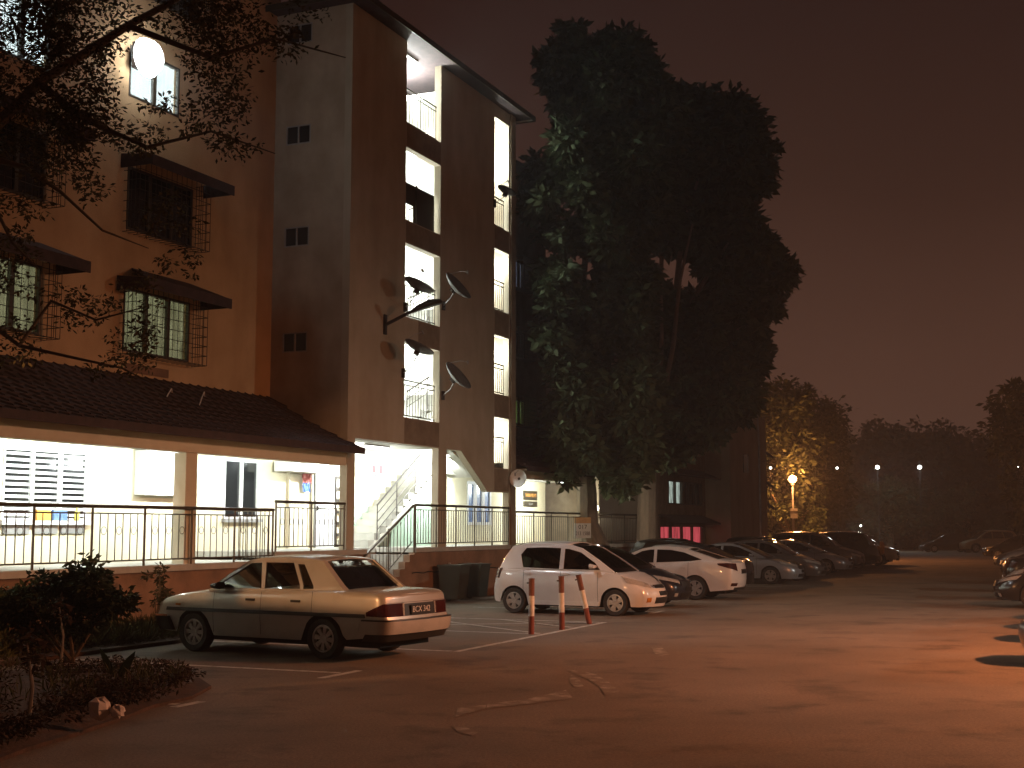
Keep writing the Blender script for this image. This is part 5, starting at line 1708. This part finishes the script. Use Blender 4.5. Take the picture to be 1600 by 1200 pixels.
# ================================================================== VEGETATION
import numpy as np
def leaves(name, m, parent, cl, per, size, seed=1, aspect=0.42, flat=0.55, shell=0.5, droop=0.3, twigs=None):
    """cl: list of (centre, radius or (rx, ry, rz)); leaf-shaped faces through each clump's volume"""
    rng = np.random.default_rng(seed)
    C, R = [], []
    for c, r_ in cl:
        C.append(tuple(c)); R.append((r_, r_, r_ * .8) if not isinstance(r_, (tuple, list)) else r_)
    C = np.array(C, float); R = np.array(R, float)
    vol = (R[:, 0] * R[:, 1] * R[:, 2]) ** (2 / 3)
    cnt = np.maximum(6, (per * vol / vol.mean())).astype(int)
    idx = np.repeat(np.arange(len(C)), cnt)
    n = len(idx)
    d = rng.normal(size=(n, 3)); d /= np.linalg.norm(d, axis=1)[:, None]
    rad = rng.random(n) ** (1 / 3) * (1 - shell) + shell * rng.random(n) ** 0.35
    pos = C[idx] + d * rad[:, None] * R[idx] * (1 + .18 * rng.normal(size=(n, 1)))
    ax = rng.normal(size=(n, 3)) * np.array([1, 1, flat]) + d * .6 - np.array([0, 0, droop])
    ax /= np.linalg.norm(ax, axis=1)[:, None]
    sd = np.cross(ax, rng.normal(size=(n, 3))); sd /= np.linalg.norm(sd, axis=1)[:, None]
    L = size * (0.6 + 0.8 * rng.random(n))[:, None]
    a = pos; b = pos + ax * L * .5 + sd * L * aspect * .5; c = pos + ax * L; e_ = pos + ax * L * .5 - sd * L * aspect * .5
    v = np.stack([a, b, c, e_], 1).reshape(-1, 3)
    me = bpy.data.meshes.new(name)
    me.vertices.add(len(v)); me.vertices.foreach_set('co', v.ravel())
    me.loops.add(4 * n); me.loops.foreach_set('vertex_index', np.arange(4 * n, dtype=np.int32))
    me.polygons.add(n); me.polygons.foreach_set('loop_start', np.arange(0, 4 * n, 4, dtype=np.int32)); me.polygons.foreach_set('loop_total', np.full(n, 4, np.int32))
    me.update(); me.validate()
    me.materials.append(M[m])
    o = bpy.data.objects.new(name, me); col.objects.link(o)
    if parent: o.parent = parent
    return o
def in_poly(x, y, P):
    c = False
    j = len(P) - 1
    for i in range(len(P)):
        if (P[i][1] > y) != (P[j][1] > y) and x < (P[j][0] - P[i][0]) * (y - P[i][1]) / (P[j][1] - P[i][1]) + P[i][0]: c = not c
        j = i
    return c
def crown_from(outline, gaps, Y, depth, n, r0, r1, seed, margin=1):
    rd = random.Random(seed)
    out = []
    xs = [p[0] for p in outline]; ys = [p[1] for p in outline]
    k = 0
    while len(out) < n and k < 40000:
        k += 1
        x, y = rd.uniform(min(xs), max(xs)), rd.uniform(min(ys), max(ys))
        r = rd.uniform(r0, r1)
        pr = r * F_PX / Y * 0.8
        if not in_poly(x, y, outline): continue
        if margin and not (in_poly(x - pr, y, outline) and in_poly(x + pr, y, outline) and in_poly(x, y - pr, outline) and in_poly(x, y + pr, outline)):
            r = r0 * .7; pr = r * F_PX / Y * .7
            if not (in_poly(x - pr, y, outline) and in_poly(x + pr, y, outline)): continue
        if any(((x - gx) / (gw + pr * .8)) ** 2 + ((y - gy) / (gh_ + pr * .8)) ** 2 < 1 for gx, gy, gw, gh_ in gaps): continue
        YY = Y + rd.uniform(-depth, depth)
        out.append((at(x, y, YY), r))
    return out
def tree(label, base, limbs, clusters, per, size, m, group='big trees by the walkway', seed=1, bark='bark', name='tree', extra=None):
    T = thing(name, label, 'tree', base, 0, group)
    b0 = Vector(base)
    for k, (pts, rs) in enumerate(limbs):
        t = MB(); t.tube([Vector(p) - b0 for p in pts], rs, 8); t.build('trunk' if k == 0 else 'limb', bark, T, smooth=True)
    o = leaves('crown', m, T, [(c - b0, r) for c, r in clusters], per, size, seed)
    if extra:
        mt, pr2, sd = extra
        leaves('crown', mt, T, [(c - b0, r) for c, r in clusters], pr2, size, seed + 50)
    return T
# central tree A (left, the one with the notice on its trunk)
YA = 42.0
gA = [(918, 775, 26, 45), (1052, 418, 34, 20), (925, 428, 22, 14), (1024, 160, 14, 10), (845, 200, 24, 46), (880, 400, 12, 9), (905, 335, 12, 12), (960, 560, 10, 18), (870, 300, 8, 14), (1010, 300, 8, 16)]
outA = [(852, 75), (876, 48), (905, 40), (935, 52), (965, 42), (1000, 46), (1018, 62), (1026, 100), (1060, 130), (1070, 200), (1050, 260), (1050, 330), (1030, 400), (1030, 470), (1030, 560), (1035, 640), (1030, 710), (990, 775), (945, 770), (900, 765), (870, 755), (850, 735), (832, 690), (850, 645), (872, 600), (852, 560), (836, 505), (842, 440), (828, 380), (815, 320), (812, 260), (835, 235), (868, 215), (868, 160), (835, 120), (834, 95)]
clA = crown_from(outA, gA, YA + 1, 3.0, 420, .30, .75, 11)
clA += crown_from(outA, gA, YA + 1, 3.4, 110, .16, .32, 41, margin=0)
tb = W(16.2, 1.0)
def u3(px, py, Y=YA): return at(px, py, Y)
bA = Vector((tb.x, tb.y, 0))
YA0 = tb.y
limA = [([bA, at(918, 820, YA0), at(917, 770, YA0), at(915, 700, YA0 + .3), at(908, 620, YA0 + .6), at(903, 520, YA0 + .6), at(915, 400, YA0 + 1), at(920, 250, YA0 + 1.2), at(930, 110, YA0 + 1.5)], [.44, .38, .34, .22, .16, .14, .11, .08, .04]),
        ([at(916, 740, YA0 + .2), at(925, 640, YA0 + 1), at(960, 500, YA0 + 2), at(990, 380, YA0 + 2.3), at(985, 200, YA0 + 2.5)], [.22, .16, .11, .08, .03]),
        ([at(905, 560, YA0 + .6), at(880, 450, YA0 - .5), at(850, 330, YA0 - 1)], [.11, .08, .03]),
        ([at(908, 640, YA0 + .6), at(870, 690, YA0 - 1), at(850, 690, YA0 - 1.4)], [.09, .05, .02]),
        ([at(915, 740, YA0 + .2), at(945, 690, YA0 - .4), at(980, 640, YA0 - .6)], [.10, .06, .02])]
tree('tall dark tree with a notice on its grey trunk, left of the twin trees', bA, limA, clA, 190, .34, 'leaf', seed=3)
# tree B, behind and to the right
gB = [(1052, 418, 38, 22), (1138, 505, 12, 8), (1010, 410, 12, 16), (1095, 440, 10, 16), (1120, 300, 9, 9), (1180, 440, 10, 8), (1090, 600, 8, 12)]
outB = [(1030, 130), (1062, 128), (1085, 142), (1120, 136), (1150, 146), (1165, 162), (1190, 170), (1206, 200), (1214, 250), (1200, 290), (1175, 300), (1172, 330), (1200, 352), (1195, 380), (1222, 392), (1246, 415), (1240, 440), (1218, 455), (1222, 490), (1190, 505), (1205, 525), (1200, 560), (1180, 590), (1190, 640), (1150, 660), (1110, 690), (1060, 720), (1010, 740), (975, 700), (985, 600), (975, 480), (985, 380), (1005, 300), (1020, 230)]
clB = crown_from(outB, gB, 50, 3.2, 430, .35, .85, 12)
clB += crown_from(outB, gB, 50, 3.6, 120, .20, .38, 42, margin=0)
bB = Vector(at(1010, 850, 49)); bB.z = 0
limB = [([bB, at(1012, 760, 49), at(1020, 640, 49), at(1012, 540, 49), at(1000, 430, 48.6), at(1006, 330, 48.6), at(1040, 200, 49)], [.42, .36, .26, .2, .14, .10, .04]),
        ([at(1018, 620, 49), at(1050, 520, 48.4), at(1062, 400, 48), at(1075, 330, 48), at(1110, 220, 49)], [.18, .13, .10, .07, .03]),
        ([at(1014, 560, 49), at(1030, 470, 48), at(1036, 380, 48), at(1030, 300, 48.4)], [.12, .09, .07, .03]),
        ([at(1040, 540, 48.5), at(1100, 440, 48), at(1150, 360, 48)], [.12, .08, .03]),
        ([at(1026, 640, 47), at(1008, 540, 45.6), at(1000, 440, 45.4), at(1012, 350, 46)], [.12, .09, .08, .04]),
        ([at(1032, 640, 47), at(1052, 540, 45.6), at(1062, 440, 45.4), at(1082, 350, 46)], [.12, .09, .07, .03]),
        ([at(1030, 640, 47), at(1034, 520, 45.5), at(1032, 400, 45.6)], [.10, .07, .04]),
        ([at(1020, 620, 49), at(1100, 560, 48.5), at(1170, 500, 48.5), at(1215, 440, 49)], [.13, .09, .06, .02])]
tree('broad dark tree with several bare pale stems, right of the twin trees', bB, limB, clB, 190, .40, 'leaf', seed=5)
# notice nailed on the trunk
q0 = at(910.5, 825, YA0 - .52)
T = thing('trunk_notice', 'white notice with an orange head and dark telephone number on the tree trunk', 'notice', q0, 0)
t = MB(); t.box(-.28, .28, -.01, .01, -.34, .16); t.build('sheet', 'white', T)
t = MB(); t.box(-.28, .28, -.012, .012, .162, .36)
M['orange_dull'] = mat('faded_orange_print', (0.62, 0.38, 0.18), .7, (.55, .30, .14), 9)
t.build('head_panel', 'orange_dull', T)
text('017', 'lettering', .20, 'black', T, (0, -.0125, .03), (math.pi / 2, 0, 0))
text('213 1588', 'lettering', .18, 'black', T, (0, -.0125, -.19), (math.pi / 2, 0, 0), w=.72)

# left overhanging tree: trunk outside the view, fine feathery sprays
YL = 15.0
bL = Vector((-7.55, 14.85, 0))
def L_(px, py, Y=YL): return at(px, py, Y)
limL = [([bL, (-7.5, 14.85, 2.6), (-7.2, 14.9, 4.6), L_(-60, 250, 15), L_(60, 130, 15.2), L_(200, 40, 15.5), L_(330, -30, 16)], [.10, .09, .09, .08, .06, .05, .02]),
        ([L_(-40, 240), L_(40, 262), L_(95, 300), L_(160, 360), L_(232, 388, 15.4)], [.05, .03, .02, .014, .006]),
        ([L_(-60, 470), L_(30, 540, 15), L_(80, 470, 15), L_(150, 500, 15), L_(225, 480, 15)], [.05, .03, .02, .014, .006]),
        ([L_(30, 540), L_(120, 560), L_(190, 575), L_(240, 600)], [.022, .016, .012, .005]),
        ([L_(60, 130), L_(140, 190), L_(230, 230), L_(330, 205), L_(430, 240)], [.05, .035, .025, .016, .006]),
        ([L_(200, 40), L_(330, 90), L_(430, 60), L_(540, 90)], [.04, .03, .018, .006]),
        ([L_(-40, 260), L_(20, 380), L_(60, 420)], [.03, .018, .006])]
rd = random.Random(5)
clL = []
def blob(px, py, rx, ry, n, r0, r1, y0=14, y1=16.5):
    for _ in range(n):
        a_ = rd.uniform(0, 6.283); q = math.sqrt(rd.random())
        qx, qy = px + rx * q * math.cos(a_), py + ry * q * math.sin(a_)
        if 175 < qx < 300 and 45 < qy < 150: continue
        clL.append((at(px + rx * q * math.cos(a_), py + ry * q * math.sin(a_), rd.uniform(y0, y1)), rd.uniform(r0, r1)))
blob(60, 130, 110, 110, 34, .16, .38)
blob(190, 20, 200, 60, 36, .16, .38)
blob(120, 215, 130, 60, 20, .12, .30)
blob(330, 110, 70, 90, 18, .14, .30)
blob(440, 40, 120, 40, 16, .12, .26)
blob(350, 215, 60, 40, 8, .10, .2)
blob(245, 160, 24, 16, 6, .08, .13)
blob(30, 300, 60, 60, 8, .10, .22)
blob(140, 280, 26, 40, 7, .10, .2)
blob(262, 340, 36, 40, 8, .10, .18)
blob(20, 385, 34, 30, 6, .10, .2)
blob(30, 440, 40, 50, 10, .09, .17)
blob(120, 485, 44, 34, 12, .09, .16)
blob(205, 500, 40, 60, 14, .09, .17)
blob(250, 430, 30, 30, 6, .07, .14)
blob(190, 565, 60, 26, 10, .08, .15)
blob(20, 545, 30, 40, 7, .09, .17)
blob(300, 400, 40, 30, 4, .06, .12)
TL = tree('overhanging feathery tree whose dark sprays cross the upper left windows', bL, limL, clL, 85, .065, 'leaff', seed=9, bark='twig', group=None)

# dark bush before the walkway
def shrub(name, label, base, blobs, per, size, m, seed, stems=5, group=None, cat='bush'):
    T = thing(name, label, cat, base, 0, group)
    t = MB()
    rr = random.Random(seed)
    for c, r in rr.sample(blobs, min(stems, len(blobs))):
        t.tube([(rr.uniform(-.08, .08), rr.uniform(-.08, .08), 0), (c[0] * .5, c[1] * .5, c[2] * .5), (c[0], c[1], c[2])], [.03, .02, .008], 5)
    t.build('stem', 'twig', T)
    leaves('foliage', m, T, [(Vector(c), r) for c, r in blobs], per, size, seed)
    return T
bb0 = Vector(gnd(110, 1035)); s_ = F_PX / bb0.y
bl = []
rd = random.Random(31)
for _ in range(46):
    x = rd.uniform(-1.15, .75)
    top = 1.50 - .55 * (x / 1.0) ** 2
    bl.append(((x, rd.uniform(-.5, .5), rd.uniform(.75, max(.8, top - .14))), rd.uniform(.14, .27)))
for _ in range(16):
    bl.append(((rd.uniform(-.8, .5), rd.uniform(-.3, .3), rd.uniform(.35, .9)), rd.uniform(.1, .18)))
shrub('bush', 'dark leafy bush standing before the lit walkway railing', bb0, bl, 120, .11, 'leafd', 4, 9)
bl = [((rd.uniform(-.5, .5), rd.uniform(-.3, .3), rd.uniform(.5, 1.0)), rd.uniform(.10, .18)) for _ in range(14)]
shrub('bush', 'smaller ragged bush at the left edge of the picture before the railing', gnd(10, 1025), bl, 120, .11, 'leafd', 6, 5)
bl = [((rd.uniform(-.25, .25), rd.uniform(-.2, .2), rd.uniform(.2, 1.25)), rd.uniform(.06, .13)) for _ in range(12)]
shrub('shrub', 'thin twiggy shrub against the brown plinth right of the dark bush', W(-7.9, .9), bl, 60, .09, 'leaff', 8, 8)
# unseen wall added beyond the left edge to shade the lower flank of the sedan
wa, wc = Vector((-7.95, 15.55, 0)), Vector((-6.25, 14.35, 0))
T = thing('shade_wall', 'unseen wall added left of the view to shade the sedan flank', 'wall', wa, math.atan2((wc - wa).y, (wc - wa).x))
ln_ = (wc - wa).length
t = MB(); t.box(0, ln_, -.08, .08, 0, 2.62); t.build('wall', 'plinth', T)
t = MB(); t.box(-.04, ln_ + .04, -.12, .12, 2.621, 2.70); t.build('coping', 'conc', T)

# planting island, lower left
isl = [gnd(*p) for p in [(-150, 1060), (0, 1050), (90, 1052), (170, 1046), (250, 1052), (310, 1062), (330, 1076), (300, 1092), (240, 1106), (190, 1126), (120, 1150), (40, 1175), (-60, 1215), (-200, 1240)]]
mb = MB()
mb.prism([(p.x, p.y) for p in isl], [], lambda u, v, d: (u, v, d), 0.0, 0.035)
tag(mb.build('kerb', 'soil'), kind='structure')
mb = MB()
cx = sum(p.x for p in isl) / len(isl); cy = sum(p.y for p in isl) / len(isl)
ins = [(cx + (p.x - cx) * .95, cy + (p.y - cy) * .95) for p in isl]
rings = 5
vs = []
for k in range(rings + 1):
    q = 1 - k / rings
    for (x, y) in ins:
        vs.append((cx + (x - cx) * q, cy + (y - cy) * q, .03 + .18 * (1 - q) + (.02 * math.sin(x * 9 + y * 7) if k else 0)))
fs = []
n_ = len(ins)
for k in range(rings):
    for i in range(n_):
        j = (i + 1) % n_
        fs.append((k * n_ + i, k * n_ + j, (k + 1) * n_ + j, (k + 1) * n_ + i))
mb.add(vs, fs); tag(mb.build('soil', 'soil', smooth=True), kind='structure')
rd = random.Random(77)
cl = []
for _ in range(150):
    q = math.sqrt(rd.random()) * .93; i = rd.randrange(n_); x0, y0 = ins[i]; x1, y1 = ins[(i + 1) % n_]; t_ = rd.random()
    x, y = lerp(x0, x1, t_), lerp(y0, y1, t_)
    x, y = cx + (x - cx) * q, cy + (y - cy) * q
    cl.append(((x, y, .15 + rd.random() * .06), (rd.uniform(.1, .22), rd.uniform(.1, .22), rd.uniform(.04, .09))))
o = leaves('ground_cover', 'cover', None, cl, 70, .055, 13, aspect=.35); tag(o, 'low reddish ground cover on the planting island', 'ground cover', kind='stuff')
cl = [((cx + rd.uniform(-2.2, 1.5), cy + rd.uniform(-1.6, 1.8), .16), (.10, .10, .12)) for _ in range(60)]
cl = [c for c in cl if in_poly(c[0][0], c[0][1], ins)]
o = leaves('grass', 'grassm', None, cl, 26, .15, 15, aspect=.10, flat=2.2, droop=-1.4); tag(o, 'sparse grass tufts on the planting island', 'grass', kind='stuff')
# broad leaf sprout
T = thing('sprout', 'young plant with two upright broad leaves on the planting island', 'plant', gnd(182, 1058, .2), 0)
t = MB()
for sg, h, w_ in ((-1, .34, .10), (1, .30, .12)):
    vs = []
    for k in range(5):
        q = k / 4; ww = w_ * math.sin(math.pi * (q * .85 + .1)); xx = sg * (.04 + .17 * q ** 1.2)
        vs += [(xx - ww * .5, .02 * q, q * h), (xx + ww * .5, -.02 * q, q * h)]
    m_ = MB(); m_.add(vs, [(2 * i, 2 * i + 1, 2 * i + 3, 2 * i + 2) for i in range(4)]); m_.build('leaf', 'leafd', T)
t = MB(); t.tube([(0, 0, -.08), (0, 0, .05)], .012, 6); t.build('stem', 'twig', T)
# crumpled paper
T = thing('crumpled_paper', 'crumpled pale paper bag lying on the kerb of the planting island', 'litter', gnd(160, 1122, .14), 0)
def crumple(cx_, cz_, r, seed):
    rr = random.Random(seed); m_ = MB(); n = 9; vs = []
    for i in range(5):
        ph = math.pi * (i + .5) / 5
        for j in range(n):
            th = 2 * math.pi * j / n; q = r * rr.uniform(.62, 1.15)
            vs.append((cx_ + q * math.sin(ph) * math.cos(th), .8 * q * math.sin(ph) * math.sin(th), cz_ + q * .8 * math.cos(ph)))
    fs = [(i * n + j, i * n + (j + 1) % n, (i + 1) * n + (j + 1) % n, (i + 1) * n + j) for i in range(4) for j in range(n)] + [tuple(range(n)), tuple(range(4 * n, 5 * n))]
    m_.add(vs, fs); return m_
crumple(-.03, .09, .13, 2).build('bag', 'paper', T)
crumple(.14, .06, .08, 5).build('torn_piece', 'paper', T)
# sapling stems on the island edge
for px, py, lb in ((95, 1035, 'thin pale sapling stem before the dark bush'), (45, 1130, 'leaning sapling stem at the lower left of the planting island')):
    T = thing('sapling', lb, 'sapling', gnd(px, py, .1), 0)
    t = MB(); t.tube([(0, 0, 0), (.02, 0, .35), (-.06, .03, .75)], [.022, .018, .010], 6); t.build('stem', 'bark', T)
    leaves('foliage', 'cover', T, [(Vector((-.06, .03, .78)), .14), (Vector((.05, 0, .6)), .10)], 40, .09, 3)

# grass along the foot of the left plinth
cl = []
for _ in range(420):
    a = rd.uniform(-17, -6.5); b = rd.uniform(.12, 1.5)
    p = W(a, b); cl.append(((p.x, p.y, .10), (.13, .13, .16)))
o = leaves('grass', 'grassm', None, cl, 42, .20, 14, aspect=.12, flat=2.2, droop=-1.4); tag(o, 'tall dry grass along the foot of the left plinth', 'grass', kind='stuff')
mb = MB(); ps = [W(-18, .01), W(-6.2, .01), W(-6.4, 1.2), W(-8.5, 1.75), W(-18, 1.9)]
mb.prism([(p.x, p.y) for p in ps], [], lambda u, v, d: (u, v, d), .0, .06); tag(mb.build('soil', 'soil'), kind='structure')

# far trees in front of the hill
def fartree(label, outline, Y, dep, n, r0, r1, seed, per=130, size=.42, m='leafd', base=None):
    cl_ = crown_from(outline, [], Y, dep, n, r0, r1, seed, margin=1)
    if not cl_: return
    xs = sum(c.x for c, r in cl_) / len(cl_)
    b = Vector(base if base else (xs, Y, 0))
    zb_ = 0 if Y < 116 else hillz(b.x, Y)
    b.z = zb_
    top = max(c.z for c, r in cl_)
    tree(label, b, [([b, b + Vector((.1, 0, (top - zb_) * .5)), b + Vector((0, 0, (top - zb_) * .9))], [.32, .2, .06])] + [([b + Vector((0, 0, (top - zb_) * .35)), c] , [.12, .03]) for c, r in cl_[:5]], cl_, per, size, m, group='dark trees beyond the car park', seed=seed)
fartree('dark tree right behind the antenna pole, highest of the far left group', [(1165, 600), (1195, 572), (1225, 580), (1245, 600), (1275, 610), (1290, 660), (1290, 740), (1250, 800), (1190, 800), (1165, 700)], 84, 3, 60, .9, 1.9, 21)
fartree('dark tree with a rounded top behind the orange globe lamp', [(1235, 610), (1270, 602), (1300, 625), (1328, 645), (1335, 700), (1335, 800), (1300, 842), (1240, 842), (1225, 760), (1228, 680)], 99, 3, 60, .9, 1.9, 22)
fartree('small tree lit orange beside the globe lamp', [(1196, 762), (1220, 748), (1262, 772), (1296, 752), (1304, 790), (1280, 842), (1200, 842), (1188, 790)], 82, 1.0, 40, .3, .7, 23, 90, .26, 'leaf')
fartree('dark tree standing tall at the right edge over the parked cars', [(1538, 660), (1542, 620), (1558, 598), (1580, 588), (1610, 582), (1680, 600), (1690, 760), (1650, 840), (1580, 830), (1560, 760), (1548, 700)], 78, 3, 70, .8, 1.6, 24)
fartree('low dark tree under the hillside lamps', [(1330, 770), (1370, 740), (1420, 750), (1460, 770), (1462, 838), (1330, 842)], 112, 2, 40, .7, 1.4, 25)
fartree('low dark tree left of the yellowish van', [(1455, 780), (1500, 755), (1550, 770), (1600, 790), (1600, 842), (1455, 842)], 112, 2, 40, .7, 1.4, 26)
# forest on the hill
rd = random.Random(99)
cl = []
for _ in range(900):
    y = rd.uniform(116, 205); x = rd.uniform(.12 * y, .60 * y)
    r = rd.uniform(1.4, 3.0)
    cl.append(((x, y, hillz(x, y) + rd.uniform(.3, 3.2)), (r, r, r * .75)))
for _ in range(60):
    y = rd.uniform(200, 206); x = rd.uniform(.2 * y, .58 * y)
    cl.append(((x, y, hillz(x, y) + rd.uniform(2, 6)), (2.2, 2.2, 2.0)))
o = leaves('forest', 'leafd', None, cl, 90, .95, 17, aspect=.6); tag(o, 'dark wooded slope of the hill beyond the car park', 'forest', kind='stuff')
# understorey behind the block, between the tree trunks

# ================================================================== night haze
hz = bpy.data.materials.new('night_haze')
hz.use_nodes = True
nt = hz.node_tree
nt.nodes.remove(nt.nodes["Principled BSDF"])
pv = nt.nodes.new("ShaderNodeVolumePrincipled")
pv.inputs["Density"].default_value = 0.0015
pv.inputs["Color"].default_value = (0.85, 0.85, 0.85, 1)
pv.inputs["Anisotropy"].default_value = 0.3
nt.links.new(pv.outputs[0], nt.nodes["Material Output"].inputs["Volume"])
mb = MB(); mb.box(-265, 325, -65, 425, -1.5, 27)
o = mb.build('haze', hz); tag(o, 'thin night haze over the car park', 'haze', kind='stuff')
